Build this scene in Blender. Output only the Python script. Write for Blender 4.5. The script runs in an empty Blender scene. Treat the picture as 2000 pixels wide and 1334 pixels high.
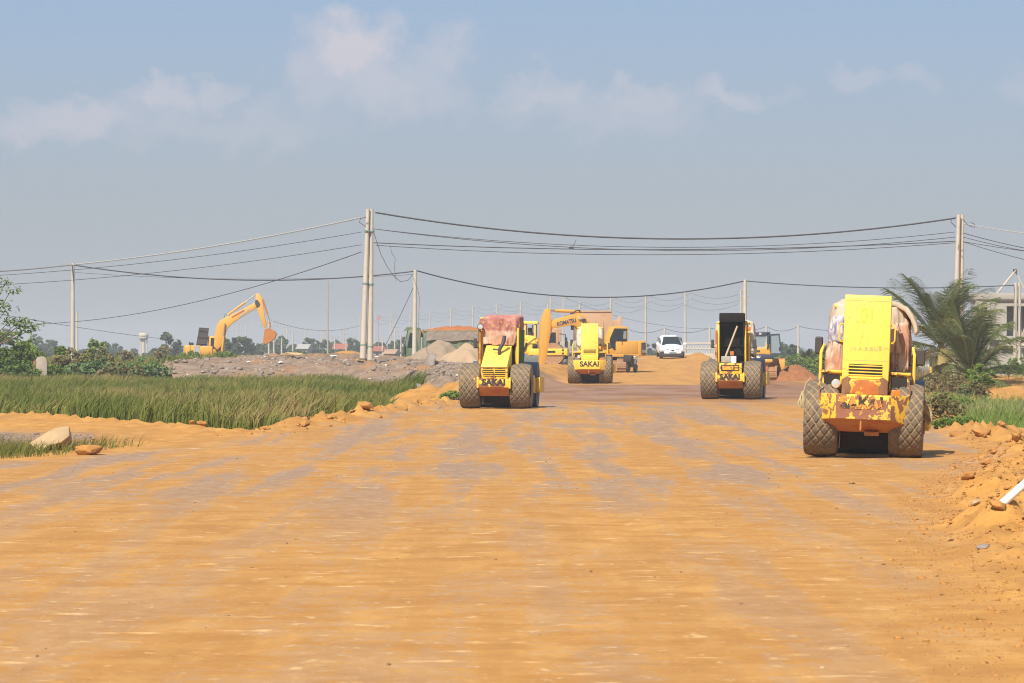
import bpy, bmesh, math, random
import numpy as np
from mathutils import Vector, Matrix, Euler
R = math.radians
PI = math.pi
random.seed(7)
S = bpy.context.scene
COL = S.collection

# ------------------------------------------------------------------ camera, sky, sun, exposure
FPX = 7500.0          # focal length in pixels of the 2000 px wide photograph (135 mm)
HOR = 683.0           # horizon row
EYE = 2.0             # eye height above the near road
def P(px, py, d):
    """point seen at pixel (px, py) that stands d metres away"""
    return Vector(((px - 1000) / FPX * d, d, EYE - (py - HOR) / FPX * d))

cam_data = bpy.data.cameras.new('camera')
cam_data.sensor_width = 36.0
cam_data.lens = 135.0
cam_data.clip_start = 0.5
cam_data.clip_end = 6000
cam_data.dof.use_dof = True
cam_data.dof.focus_distance = 82
cam_data.dof.aperture_fstop = 10.0
cam = bpy.data.objects.new('camera', cam_data)
COL.objects.link(cam)
cam.location = (0, 0, EYE)
cam.rotation_euler = (R(90) + (HOR - 667) / FPX, 0, 0)
S.camera = cam

SUN_EL, SUN_AZ = 47.0, 24.0      # sun behind the camera and to its left
sun_dir = Vector((-math.sin(R(SUN_AZ)) * math.cos(R(SUN_EL)), -math.cos(R(SUN_AZ)) * math.cos(R(SUN_EL)), math.sin(R(SUN_EL))))
sl = bpy.data.lights.new('sun', 'SUN')
sl.energy = 4.8
sl.angle = R(0.55)
sl.color = (1.0, 0.93, 0.82)
so = bpy.data.objects.new('sun', sl)
so.rotation_euler = sun_dir.to_track_quat('Z', 'Y').to_euler()
COL.objects.link(so)

S.view_settings.view_transform = 'Standard'
S.view_settings.look = 'None'
S.view_settings.exposure = 0.55
S.view_settings.gamma = 1.0
S.cycles.filter_width = 1.05
S.cycles.max_bounces = 6
S.cycles.transparent_max_bounces = 8
S.cycles.volume_bounces = 0

W = bpy.data.worlds.new('World')
S.world = W
W.use_nodes = True
def build_world():
    nt = W.node_tree
    N, L = nt.nodes, nt.links
    N.clear()
    out = N.new('ShaderNodeOutputWorld')
    bg = N.new('ShaderNodeBackground')
    bg.inputs['Strength'].default_value = 0.08
    sky = N.new('ShaderNodeTexSky')
    sky.sky_type = 'NISHITA'
    sky.sun_disc = False
    sky.sun_elevation = R(SUN_EL)
    sky.sun_rotation = R(180 + SUN_AZ)
    sky.air_density = 1.0
    sky.dust_density = 1.0
    sky.ozone_density = 2.0
    tc = N.new('ShaderNodeTexCoord')
    sep = N.new('ShaderNodeSeparateXYZ')
    L.new(tc.outputs['Generated'], sep.inputs[0])
    def m(op, a, b=None, c=None, clamp=False):
        n = N.new('ShaderNodeMath'); n.operation = op; n.use_clamp = clamp
        for i, q in enumerate((a, b, c)):
            if q is None: continue
            if isinstance(q, (int, float)): n.inputs[i].default_value = q
            else: L.new(q, n.inputs[i])
        return n.outputs[0]
    ya = m('MAXIMUM', sep.outputs[1], 0.05)
    az = m('DIVIDE', sep.outputs[0], ya)
    el = m('DIVIDE', sep.outputs[2], ya)
    cmb = N.new('ShaderNodeCombineXYZ')
    L.new(az, cmb.inputs[0]); L.new(el, cmb.inputs[1])
    def noise(scale, detail, rough=0.6, off=0.0):
        mp = N.new('ShaderNodeMapping'); mp.inputs['Location'].default_value = (off, off * .7, 0)
        L.new(cmb.outputs[0], mp.inputs[0])
        n = N.new('ShaderNodeTexNoise'); n.inputs['Scale'].default_value = scale
        n.inputs['Detail'].default_value = detail; n.inputs['Roughness'].default_value = rough
        L.new(mp.outputs[0], n.inputs['Vector'])
        return n.outputs['Fac']
    nx = m('MULTIPLY', m('SUBTRACT', noise(55, 5, .6), .5), .036)
    ny = m('MULTIPLY', m('SUBTRACT', noise(60, 5, .6, 3.3), .5), .030)
    wx = m('ADD', az, nx)
    wy = m('ADD', el, ny)
    # (pixel x, pixel y, half width, half height, strength): the clouds' bearings and heights in the sky
    blobs = [(680, 95, 125, 90, .95), (760, 170, 190, 85, .55), (850, 110, 95, 70, .5), (620, 150, 90, 90, .5),
             (140, 225, 150, 55, .62), (330, 190, 130, 48, .6), (440, 175, 60, 40, .5), (60, 250, 110, 50, .5),
             (1060, 185, 110, 50, .5), (1240, 190, 70, 34, .42), (1420, 185, 130, 36, .48), (1670, 145, 60, 34, .3),
             (1180, 225, 260, 50, .3), (1770, 150, 60, 30, .3), (420, 250, 330, 60, .3), (1990, 170, 60, 50, .25), (2300, 200, 250, 80, .5), (-300, 150, 250, 90, .5)]
    acc = None
    for bx, by, hw, hh, st in blobs:
        cx, cy = (bx - 1000) / FPX, (HOR - by) / FPX
        dx = m('DIVIDE', m('SUBTRACT', wx, cx), hw / FPX)
        dy = m('DIVIDE', m('SUBTRACT', wy, cy), hh / FPX)
        r2 = m('ADD', m('MULTIPLY', dx, dx), m('MULTIPLY', dy, dy))
        v = m('MULTIPLY', m('SUBTRACT', 1.0, m('SQRT', r2), None, True), st * 1.6)
        v = m('MINIMUM', v, st)
        acc = v if acc is None else m('MAXIMUM', acc, v)
    det = m('MULTIPLY_ADD', noise(70, 5, .55, 8.1), 1.0, .5)
    cl = m('MULTIPLY', acc, det, None, True)
    front = m('GREATER_THAN', sep.outputs[1], 0.05)
    cl = m('MULTIPLY', cl, front)
    # the sky's own tint: hazy blue above, grey-blue low down
    ramp = N.new('ShaderNodeValToRGB')
    L.new(m('MULTIPLY', el, 10.0, None, True), ramp.inputs[0])
    cr = ramp.color_ramp
    cr.elements[0].position = 0.0; cr.elements[0].color = (3.85, 4.12, 4.65, 1)
    cr.elements[1].position = 0.9; cr.elements[1].color = (2.75, 3.72, 5.45, 1)
    e = cr.elements.new(0.35); e.color = (3.3, 3.68, 4.42, 1)
    tint = N.new('ShaderNodeMixRGB'); tint.inputs[0].default_value = 0.8
    L.new(sky.outputs[0], tint.inputs[1]); L.new(ramp.outputs[0], tint.inputs[2])
    mix = N.new('ShaderNodeMixRGB')
    L.new(cl, mix.inputs[0]); L.new(tint.outputs[0], mix.inputs[1])
    mix.inputs[2].default_value = (5.15, 5.1, 5.7, 1)
    L.new(mix.outputs[0], bg.inputs['Color'])
    L.new(bg.outputs[0], out.inputs['Surface'])
build_world()

# ------------------------------------------------------------------ tagging
def tag(o, label=None, cat=None, group=None, kind=None):
    if label: o['label'] = label
    if cat: o['category'] = cat
    if group: o['group'] = group
    if kind: o['kind'] = kind
    return o
def thing(name, label, cat, loc=(0, 0, 0), rot=(0, 0, 0), group=None, scale=1.0):
    o = bpy.data.objects.new(name, None)
    COL.objects.link(o)
    o.empty_display_size = .3
    o.location = loc; o.rotation_euler = rot; o.scale = (scale,) * 3
    return tag(o, label, cat, group)
def copy_tree(o, parent=None):
    c = o.copy(); COL.objects.link(c); c.parent = parent
    for ch in list(o.children): copy_tree(ch, c)
    return c

# ------------------------------------------------------------------ numpy noise
def _h(ix, iy, seed):
    n = (ix.astype(np.int64) * 374761393 + iy.astype(np.int64) * 668265263 + seed * 1442695041) & 0x7fffffff
    n = ((n ^ (n >> 13)) * 1274126177) & 0x7fffffff
    return ((n ^ (n >> 16)) & 0xffff) / 65535.0
def vnoise(x, y, seed=0):
    x = np.asarray(x, float); y = np.asarray(y, float)
    ix, iy = np.floor(x), np.floor(y)
    fx, fy = x - ix, y - iy
    fx = fx * fx * (3 - 2 * fx); fy = fy * fy * (3 - 2 * fy)
    a = _h(ix, iy, seed); b = _h(ix + 1, iy, seed); c = _h(ix, iy + 1, seed); d = _h(ix + 1, iy + 1, seed)
    return (a + (b - a) * fx) * (1 - fy) + (c + (d - c) * fx) * fy
def fbm(x, y, seed=0, o=4):
    s = 0; a = .5; t = 0
    for i in range(o):
        s = s + a * vnoise(x * 2 ** i, y * 2 ** i, seed + i * 17); t += a; a *= .5
    return s / t
def sst(a, b, x):
    t = np.clip((np.asarray(x, float) - a) / (b - a), 0, 1)
    return t * t * (3 - 2 * t)

# ------------------------------------------------------------------ materials
def new_mat(name):
    m = bpy.data.materials.new(name); m.use_nodes = True
    nt = m.node_tree; nt.nodes.clear()
    out = nt.nodes.new('ShaderNodeOutputMaterial')
    b = nt.nodes.new('ShaderNodeBsdfPrincipled')
    nt.links.new(b.outputs[0], out.inputs[0])
    return m, nt, b
class NB:
    """small helper for writing node graphs"""
    def __init__(s, nt): s.nt = nt; s.N = nt.nodes; s.L = nt.links
    def set(s, sock, q):
        if isinstance(q, (int, float)): sock.default_value = q
        elif isinstance(q, (tuple, list)): sock.default_value = tuple(q) + ((1,) if len(q) == 3 and len(sock.default_value) == 4 else ())
        else: s.L.new(q, sock)
    def math(s, op, a, b=None, c=None, clamp=False):
        n = s.N.new('ShaderNodeMath'); n.operation = op; n.use_clamp = clamp
        for i, q in enumerate((a, b, c)):
            if q is not None: s.set(n.inputs[i], q)
        return n.outputs[0]
    def mix(s, f, a, b, mode='MIX'):
        n = s.N.new('ShaderNodeMixRGB'); n.blend_type = mode
        s.set(n.inputs[0], f); s.set(n.inputs[1], a); s.set(n.inputs[2], b)
        return n.outputs[0]
    def coord(s, which='Object', scale=(1, 1, 1), rot=(0, 0, 0), loc=(0, 0, 0)):
        if which == 'World':
            v = s.N.new('ShaderNodeNewGeometry').outputs['Position']
        else:
            v = s.N.new('ShaderNodeTexCoord').outputs[which]
        mp = s.N.new('ShaderNodeMapping'); s.L.new(v, mp.inputs[0])
        mp.inputs['Scale'].default_value = scale; mp.inputs['Rotation'].default_value = rot; mp.inputs['Location'].default_value = loc
        return mp.outputs[0]
    def noise(s, vec, scale, detail=4, rough=.6, dist=0):
        n = s.N.new('ShaderNodeTexNoise'); s.L.new(vec, n.inputs['Vector'])
        n.inputs['Scale'].default_value = scale; n.inputs['Detail'].default_value = detail
        n.inputs['Roughness'].default_value = rough; n.inputs['Distortion'].default_value = dist
        return n.outputs['Fac']
    def ramp(s, f, a, b):
        n = s.N.new('ShaderNodeMapRange'); s.set(n.inputs[0], f)
        n.inputs[1].default_value = a; n.inputs[2].default_value = b; n.clamp = True
        n.interpolation_type = 'SMOOTHSTEP'
        return n.outputs[0]
    def attr(s, name):
        n = s.N.new('ShaderNodeAttribute'); n.attribute_name = name
        return n
    def bump(s, h, strength, dist=.02):
        n = s.N.new('ShaderNodeBump'); n.inputs['Strength'].default_value = strength
        n.inputs['Distance'].default_value = dist; s.L.new(h, n.inputs['Height'])
        return n.outputs[0]
def plain(name, col, rough=.6, metal=0.0, var=.18, scale=6.0, bump=.15, spec=.4):
    m, nt, b = new_mat(name); q = NB(nt)
    v = q.coord('Object')
    n = q.noise(v, scale, 5)
    f = q.math('MULTIPLY_ADD', n, 2 * var, 1 - var)
    c = q.mix(1.0, col, f, 'MULTIPLY')
    q.L.new(c, b.inputs['Base Color'])
    b.inputs['Roughness'].default_value = rough; b.inputs['Metallic'].default_value = metal
    b.inputs['Specular IOR Level'].default_value = spec
    if bump: q.L.new(q.bump(n, bump, .01), b.inputs['Normal'])
    return m
def paint(name, col, rust=.12, dust=.25, rough=.5, specks=None, rustcol=(.15, .066, .034), dustcol=(.43, .25, .10), scale=2.6):
    """worn machine paint: rust patches with ragged edges, drip streaks and dried mud"""
    m, nt, b = new_mat(name); q = NB(nt)
    v = q.coord('Object'); v2 = q.coord('Object', (3, 3, .6))
    n1 = q.noise(v, scale, 9, .68, .4)
    n2 = q.noise(v2, 2.2, 5, .6)
    n3 = q.noise(v, 14, 6, .7)
    f_r = q.ramp(n1, .72 - rust * .55, .745 - rust * .55)
    f_d = q.math('MULTIPLY', q.ramp(n2, .40, .75), dust)
    f_s = q.math('MULTIPLY', q.ramp(n3, .66, .72), min(1, rust * 2.2) if specks is None else specks)
    shade = q.math('MULTIPLY_ADD', n3, .16, .92)
    c = q.mix(1.0, col, shade, 'MULTIPLY')
    c = q.mix(f_d, c, dustcol)
    c = q.mix(f_s, c, (rustcol[0] * 1.5, rustcol[1] * 1.5, rustcol[2] * 1.5))
    rc = q.mix(q.noise(v, 9, 6, .7), rustcol, (rustcol[0] * 2.2, rustcol[1] * 1.9, rustcol[2] * 1.7))
    c = q.mix(f_r, c, rc)
    q.L.new(c, b.inputs['Base Color'])
    q.L.new(q.math('MULTIPLY_ADD', q.math('MAXIMUM', f_r, f_d), .35, rough), b.inputs['Roughness'])
    q.L.new(q.bump(q.math('SUBTRACT', n3, q.math('MULTIPLY', f_r, .6)), .22, .012), b.inputs['Normal'])
    return m
M = {}
YEL = (.80, .49, .045)
M['yellow'] = paint('yellow_paint', YEL, .06, .22)
M['yellow_clean'] = paint('bright_yellow_paint', (.86, .585, .085), .015, .12, specks=.35)
M['yellow_rust'] = paint('chipped_yellow_paint', (.80, .48, .03), .41, .3, scale=4.2)
M['yellow_rust2'] = paint('rusty_yellow_paint', (.72, .36, .03), .44, .35, rustcol=(.24, .085, .02))
M['rust'] = paint('rusted_steel', (.42, .15, .025), .3, .3, rustcol=(.25, .08, .02))
M['orange_yellow'] = paint('orange_yellow_paint', (.62, .315, .04), .10, .45)
M['dark'] = plain('dark_interior', (.020, .016, .012), .8)
M['mud_and_shade'] = plain('mud_and_shade_brown', (.085, .052, .030), .9, var=.4)  # mud brown, also on the sheets that paint shade under the rollers
M['black'] = plain('black_rubber', (.03, .028, .026), .7)
M['soot'] = plain('sooty_underside', (.012, .010, .009), .85, var=.4, spec=.15)
M['steel'] = plain('worn_steel', (.36, .34, .31), .35, .7)
M['bluesteel'] = plain('blue_grey_drum_steel', (.085, .105, .14), .5, .1, var=.3)
M['glass'] = plain('dark_window_glass', (.018, .024, .026), .12, bump=0, spec=.45)
M['glass_pale'] = plain('pale_window_glass', (.20, .25, .28), .1, bump=0, spec=.8)
M['chrome'] = plain('lamp_glass', (.75, .75, .72), .12, .6, bump=0)
M['amber'] = plain('amber_lens', (.75, .17, .02), .25)
M['mirror'] = plain('mirror_housing', (.05, .042, .038), .6)
M['wood'] = plain('pale_wood', (.45, .33, .2), .8)
M['letter'] = plain('black_lettering', (.035, .025, .02), .7, bump=0)
M['letter_worn'] = paint('scraped_black_lettering', (.035, .028, .02), .42, .2, rustcol=(.42, .17, .03), scale=5)
M['letter_blue'] = plain('dark_blue_lettering', (.02, .035, .11), .6, bump=0)
M['letter_red'] = plain('red_lettering', (.42, .06, .02), .6, bump=0)
M['white'] = plain('white_paint', (.80, .80, .79), .3, var=.03, bump=0)
M['letter_faint'] = plain('faded_yellow_lettering', (.80, .52, .05), .6, bump=0)
M['letter_grey'] = plain('worn_grey_lettering', (.42, .33, .18), .7, bump=0)
M['plastic'] = plain('dark_plastic', (.035, .033, .033), .55)
M['concrete'] = plain('pale_concrete', (.46, .41, .335), .85, var=.2, scale=3)
M['old_concrete'] = plain('stained_old_concrete', (.33, .27, .205), .9, var=.4, scale=2.5)
M['concrete_d'] = plain('grey_concrete', (.30, .285, .26), .85, var=.25, scale=4)
M['render'] = plain('cement_render', (.35, .315, .265), .9, var=.14, scale=1.2)
M['brick'] = plain('brick_edge', (.30, .12, .075), .9, var=.5, scale=14)
M['cable'] = plain('black_cable', (.045, .045, .05), .7, bump=0)
M['cable_pale'] = plain('pale_cable', (.36, .35, .33), .6, bump=0)
M['rope'] = plain('frayed_rope', (.45, .37, .2), .9)
M['band'] = plain('green_metal_band', (.16, .25, .22), .6)
M['soil_red'] = plain('red_soil', (.33, .115, .035), .95, var=.4, scale=2.2, bump=.8)
M['soil_brown'] = plain('brown_soil', (.26, .105, .038), .95, var=.4, scale=3, bump=.8)
M['sand'] = plain('tan_sand', (.35, .245, .15), .95, var=.2, scale=1.5, bump=.5)
M['sand_grey'] = plain('greyish_sand', (.265, .195, .13), .95, var=.25, scale=1.5, bump=.5)
M['clay'] = plain('orange_clay', (.38, .18, .045), .95, var=.35, scale=4, bump=.8)
M['clay_mid'] = plain('orange_brown_clay', (.36, .175, .055), .95, var=.4, scale=4, bump=.6)
M['clay_dark'] = plain('dry_brown_clod', (.20, .105, .05), .95, var=.3, scale=6, bump=.8)
M['stone'] = plain('pale_sandstone', (.40, .275, .145), .9, var=.42, scale=3.5, bump=.9)
M['stone_grey'] = plain('grey_rubble_stone', (.235, .19, .155), .9, var=.35, scale=3, bump=.5)
M['rag'] = plain('white_rag', (.75, .74, .72), .9)
M['green_paint'] = paint('faded_green_paint', (.075, .14, .085), .15, .5)
M['tarp_brown'] = plain('grey_brown_tarp', (.23, .185, .15), .85, var=.3, scale=2)
M['tan_paint'] = paint('dusty_tan_paint', (.43, .26, .15), .12, .5)
M['grey_paint'] = paint('dusty_grey_paint', (.34, .34, .31), .04, .3)
M['navy'] = plain('dark_blue_paint', (.035, .05, .075), .5)
M['track'] = plain('muddy_track_shoes', (.34, .19, .10), .85, var=.5, scale=9, bump=.6)
M['bark'] = plain('tree_bark', (.12, .09, .06), .9, var=.4)
M['palmtrunk'] = plain('palm_trunk_fibre', (.20, .13, .075), .95, var=.5, scale=8, bump=.8)
M['roof_red'] = plain('red_roof_tile', (.32, .10, .06), .85)
M['pvc'] = plain('white_pipe', (.80, .79, .76), .4, var=.06)
M['green_cloth'] = plain('green_cloth', (.055, .12, .035), .9, var=.4, scale=4)

def cloth(name, c1, c2, c3, scale=2.2):
    m, nt, b = new_mat(name); q = NB(nt)
    v = q.coord('Object'); vs = q.coord('Object', (5, 5, 1))
    n1 = q.noise(v, scale, 4); n2 = q.noise(vs, 3, 5); n3 = q.noise(v, 30, 3)
    c = q.mix(q.ramp(n1, .42, .6), c1, c2)
    c = q.mix(q.ramp(n2, .58, .66), c, c3)
    c = q.mix(1, c, q.math('MULTIPLY_ADD', n3, .3, .85), 'MULTIPLY')
    q.L.new(c, b.inputs['Base Color']); b.inputs['Roughness'].default_value = .9
    b.inputs['Specular IOR Level'].default_value = .15
    q.L.new(q.bump(n2, .3, .03), b.inputs['Normal'])
    return m
M['cloth_beige'] = cloth('beige_cloth', (.46, .37, .27), (.52, .43, .33), (.38, .22, .14))
M['cloth_rose'] = cloth('rose_brown_cloth', (.42, .22, .14), (.50, .38, .28), (.30, .07, .05))
M['cloth_print'] = cloth('white_purple_print_cloth', (.5, .47, .48), (.30, .27, .36), (.16, .14, .27), 9)
M['cloth_cream'] = cloth('cream_cloth', (.62, .56, .46), (.56, .48, .37), (.45, .34, .24))
def red_cloth():
    m, nt, b = new_mat('red_patterned_cloth'); q = NB(nt)
    v = q.coord('Object')
    sep = q.N.new('ShaderNodeSeparateXYZ'); q.L.new(v, sep.inputs[0])
    n = q.noise(v, 3, 4); n2 = q.noise(q.coord('Object', (1, 1, 2.5)), 14, 3)
    vor = q.N.new('ShaderNodeTexVoronoi'); vor.inputs['Scale'].default_value = 6.5; q.L.new(v, vor.inputs['Vector'])
    base = q.mix(q.ramp(n, .4, .62), (.36, .14, .11), (.48, .24, .19))
    lower = q.mix(q.ramp(n, .35, .65), (.50, .27, .19), (.60, .42, .32))
    lowf = q.ramp(q.math('MULTIPLY_ADD', n, .12, sep.outputs[2]), -.36, -.44)
    c = q.mix(lowf, base, lower)
    band = q.math('MULTIPLY', q.ramp(sep.outputs[2], -.40, -.36), q.math('SUBTRACT', 1, q.ramp(sep.outputs[2], -.18, -.14)))
    flower = q.ramp(vor.outputs['Distance'], .42, .30)
    c = q.mix(q.math('MULTIPLY', band, q.math('MULTIPLY', flower, .75)), c, (.50, .33, .13))
    c = q.mix(q.math('MULTIPLY', band, q.ramp(n2, .60, .66)), c, (.24, .045, .04))
    c = q.mix(q.math('MULTIPLY', q.math('SUBTRACT', 1, band), q.math('MULTIPLY', q.ramp(q.noise(v, 5, 2), .58, .66), .5)), c, (.44, .14, .12))
    q.L.new(c, b.inputs['Base Color']); b.inputs['Roughness'].default_value = .8
    b.inputs['Specular IOR Level'].default_value = .25
    return m
M['cloth_red'] = red_cloth()
def tyre_mat():
    m, nt, b = new_mat('dusty_tyre_rubber'); q = NB(nt)
    a = q.attr('groove').outputs['Fac']
    v = q.coord('Object'); n = q.noise(v, 7, 5); n2 = q.noise(v, 2.2, 4)
    rub = q.mix(q.ramp(n, .35, .75), (.105, .088, .066), (.215, .155, .092))
    rub = q.mix(q.math('MULTIPLY', q.ramp(n2, .45, .7), .5), rub, (.24, .15, .075))
    c = q.mix(q.math('MULTIPLY', a, .92), rub, (.36, .24, .125))
    q.L.new(c, b.inputs['Base Color']); b.inputs['Roughness'].default_value = .75
    b.inputs['Specular IOR Level'].default_value = .3
    return m
M['tyre'] = tyre_mat()
def leaf_mat(name, c1, c2, c3, trans=.15):
    m, nt, b = new_mat(name); q = NB(nt)
    a = q.attr('tint').outputs['Fac']
    c = q.mix(q.ramp(a, 0, .6), c1, c2)
    c = q.mix(q.ramp(a, .72, 1.0), c, c3)
    q.L.new(c, b.inputs['Base Color']); b.inputs['Roughness'].default_value = .7
    b.inputs['Specular IOR Level'].default_value = .12
    tr = q.N.new('ShaderNodeBsdfTranslucent'); q.L.new(c, tr.inputs[0])
    ms = q.N.new('ShaderNodeMixShader'); ms.inputs[0].default_value = trans
    out = [x for x in q.N if x.type == 'OUTPUT_MATERIAL'][0]
    q.L.new(b.outputs[0], ms.inputs[1]); q.L.new(tr.outputs[0], ms.inputs[2]); q.L.new(ms.outputs[0], out.inputs[0])
    return m
M['leaf'] = leaf_mat('green_leaves', (.11, .175, .03), (.18, .25, .048), (.32, .34, .08), .3)
M['leaf_dark'] = leaf_mat('dark_green_leaves', (.08, .125, .03), (.125, .185, .042), (.20, .25, .06), .25)
M['leaf_brown'] = leaf_mat('brownish_leaves', (.16, .16, .055), (.25, .20, .085), (.40, .25, .14), .25)
M['leaf_blue'] = leaf_mat('blue_green_leaves', (.10, .17, .06), (.16, .245, .095), (.25, .33, .14), .25)
M['leaf_far'] = leaf_mat('distant_tree_leaves', (.05, .075, .03), (.08, .108, .042), (.125, .145, .06), .2)
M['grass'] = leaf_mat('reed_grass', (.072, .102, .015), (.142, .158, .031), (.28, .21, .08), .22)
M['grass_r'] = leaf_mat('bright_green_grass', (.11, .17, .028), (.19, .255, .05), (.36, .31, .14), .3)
M['frond'] = leaf_mat('palm_leaflets', (.040, .060, .015), (.11, .13, .038), (.38, .29, .11), .2)

# ------------------------------------------------------------------ mesh builder
class MB:
    def __init__(s): s.v = []; s.f = []; s.m = []
    def add(s, vs, fs, mi=0):
        b = len(s.v)
        s.v += [tuple(q) for q in vs]
        for f in fs: s.f.append(tuple(i + b for i in f)); s.m.append(mi)
        return s
    def box(s, x0, x1, y0, y1, z0, z1, mi=0):
        vs = [(x, y, z) for z in (z0, z1) for x, y in ((x0, y0), (x1, y0), (x1, y1), (x0, y1))]
        return s.add(vs, [(3, 2, 1, 0), (4, 5, 6, 7), (0, 1, 5, 4), (1, 2, 6, 5), (2, 3, 7, 6), (3, 0, 4, 7)], mi)
    def obox(s, c, size, rot=(0, 0, 0), mi=0):
        e = Euler(rot).to_matrix(); c = Vector(c)
        h = [q / 2 for q in size]
        vs = [c + e @ Vector((x * h[0], y * h[1], z * h[2])) for z in (-1, 1) for x, y in ((-1, -1), (1, -1), (1, 1), (-1, 1))]
        return s.add(vs, [(3, 2, 1, 0), (4, 5, 6, 7), (0, 1, 5, 4), (1, 2, 6, 5), (2, 3, 7, 6), (3, 0, 4, 7)], mi)
    def prism(s, poly, a0, a1, axis='x', mi=0, inset=0):
        n = len(poly)
        area = sum(poly[i][0] * poly[(i + 1) % n][1] - poly[(i + 1) % n][0] * poly[i][1] for i in range(n))
        if area < 0: poly = poly[::-1]
        def pt(p, a):
            if axis == 'x': return (a, p[0], p[1])
            if axis == 'y': return (p[0], a, p[1])
            return (p[0], p[1], a)
        lo, hi = sorted((a0, a1))
        vs = [pt(p, lo) for p in poly] + [pt(p, hi) for p in poly]
        fs = [tuple(reversed(range(n))), tuple(range(n, 2 * n))] + [(i, (i + 1) % n, n + (i + 1) % n, n + i) for i in range(n)]
        if axis == 'y': fs = [tuple(reversed(f)) for f in fs]
        return s.add(vs, fs, mi)
    def tube(s, path, r, n=8, mi=0, cap=True):
        path = [Vector(p) for p in path]
        rs = list(r) if isinstance(r, (list, tuple)) else [r] * len(path)
        vs, fs = [], []
        prev = None
        for i, p in enumerate(path):
            t = (path[min(i + 1, len(path) - 1)] - path[max(i - 1, 0)]).normalized()
            if prev is None:
                u = t.cross(Vector((0, 0, 1)))
                if u.length < 1e-3: u = t.cross(Vector((0, 1, 0)))
            else: u = prev - t * prev.dot(t)
            u.normalize(); prev = u
            w = t.cross(u)
            for k in range(n):
                a = 2 * PI * k / n
                vs.append(p + (u * math.cos(a) + w * math.sin(a)) * rs[i])
        for i in range(len(path) - 1):
            for k in range(n):
                k2 = (k + 1) % n
                fs.append((i * n + k, i * n + k2, (i + 1) * n + k2, (i + 1) * n + k))
        if cap:
            fs.append(tuple(reversed(range(n)))); fs.append(tuple(range((len(path) - 1) * n, len(path) * n)))
        return s.add(vs, fs, mi)
    def cyl(s, p0, p1, r0, r1=None, n=16, mi=0):
        return s.tube([p0, p1], [r0, r1 if r1 is not None else r0], n, mi)
    def lathe(s, prof, c=(0, 0, 0), axis='x', n=32, mi=0):
        """prof: (radius, offset along axis) pairs"""
        vs, fs = [], []
        for r, h in prof:
            for k in range(n):
                a = 2 * PI * k / n
                q = {'x': (h, r * math.cos(a), r * math.sin(a)), 'y': (r * math.cos(a), h, -r * math.sin(a)), 'z': (r * math.cos(a), r * math.sin(a), h)}[axis]
                vs.append((c[0] + q[0], c[1] + q[1], c[2] + q[2]))
        for i in range(len(prof) - 1):
            for k in range(n):
                k2 = (k + 1) % n
                fs.append((i * n + k, i * n + k2, (i + 1) * n + k2, (i + 1) * n + k))
        fs.append(tuple(reversed(range(n)))); fs.append(tuple(range((len(prof) - 1) * n, len(prof) * n)))
        return s.add(vs, fs, mi)
    def build(s, name, mats, parent=None, bevel=0.0, smooth=True, ang=35, loc=None, rot=None, fix=True):
        me = bpy.data.meshes.new(name)
        me.from_pydata(s.v, [], s.f)
        if not isinstance(mats, (list, tuple)): mats = [mats]
        for m in mats: me.materials.append(m)
        if len(mats) > 1: me.polygons.foreach_set('material_index', s.m)
        if bevel or fix:
            bm = bmesh.new(); bm.from_mesh(me)
            bmesh.ops.recalc_face_normals(bm, faces=bm.faces)
            if bevel:
                es = [e for e in bm.edges if len(e.link_faces) == 2 and e.calc_face_angle(0) > R(28)]
                bmesh.ops.bevel(bm, geom=es, offset=bevel, segments=2, affect='EDGES', profile=.5, clamp_overlap=True)
            bm.to_mesh(me); bm.free()
        if smooth:
            me.polygons.foreach_set('use_smooth', [True] * len(me.polygons))
            me.set_sharp_from_angle(angle=R(ang))
        o = bpy.data.objects.new(name, me)
        COL.objects.link(o)
        if parent: o.parent = parent
        if loc is not None: o.location = loc
        if rot is not None: o.rotation_euler = rot
        return o
def np_mesh(name, V, F, mat, parent=None, attrs=None, smooth=False, counts=None):
    """V (n,3) array; F (m,k) array of faces"""
    me = bpy.data.meshes.new(name)
    V = np.asarray(V, np.float32); F = np.asarray(F, np.int32)
    k = F.shape[1]
    me.vertices.add(len(V)); me.vertices.foreach_set('co', V.ravel())
    me.loops.add(F.size); me.loops.foreach_set('vertex_index', F.ravel())
    me.polygons.add(len(F)); me.polygons.foreach_set('loop_start', np.arange(len(F), dtype=np.int32) * k)
    if smooth: me.polygons.foreach_set('use_smooth', np.ones(len(F), bool))
    me.update(calc_edges=True)
    if mat: me.materials.append(mat)
    for an, av in (attrs or {}).items():
        av = np.asarray(av, np.float32)
        if av.ndim == 2:
            a = me.color_attributes.new(an, 'FLOAT_COLOR', 'POINT'); a.data.foreach_set('color', av.ravel())
        else:
            a = me.attributes.new(an, 'FLOAT', 'POINT'); a.data.foreach_set('value', av)
    o = bpy.data.objects.new(name, me); COL.objects.link(o)
    if parent: o.parent = parent
    return o
def text_mesh(name, body, size, mat, parent, loc, rot=(R(90), 0, 0), extrude=.003, spacing=1.0, bold=0.0, xscale=1.0):
    cu = bpy.data.curves.new(name, 'FONT'); cu.body = body; cu.size = size
    cu.align_x = 'CENTER'; cu.align_y = 'CENTER'; cu.extrude = extrude; cu.space_character = spacing; cu.offset = bold
    t = bpy.data.objects.new(name, cu); COL.objects.link(t)
    dg = bpy.context.evaluated_depsgraph_get()
    me = bpy.data.meshes.new_from_object(t.evaluated_get(dg))
    me.name = name
    bpy.data.objects.remove(t)
    me.materials.clear(); me.materials.append(mat)
    o = bpy.data.objects.new(name, me); COL.objects.link(o)
    o.parent = parent; o.location = loc; o.rotation_euler = rot; o.scale = (xscale, 1, 1)
    return o

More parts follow.
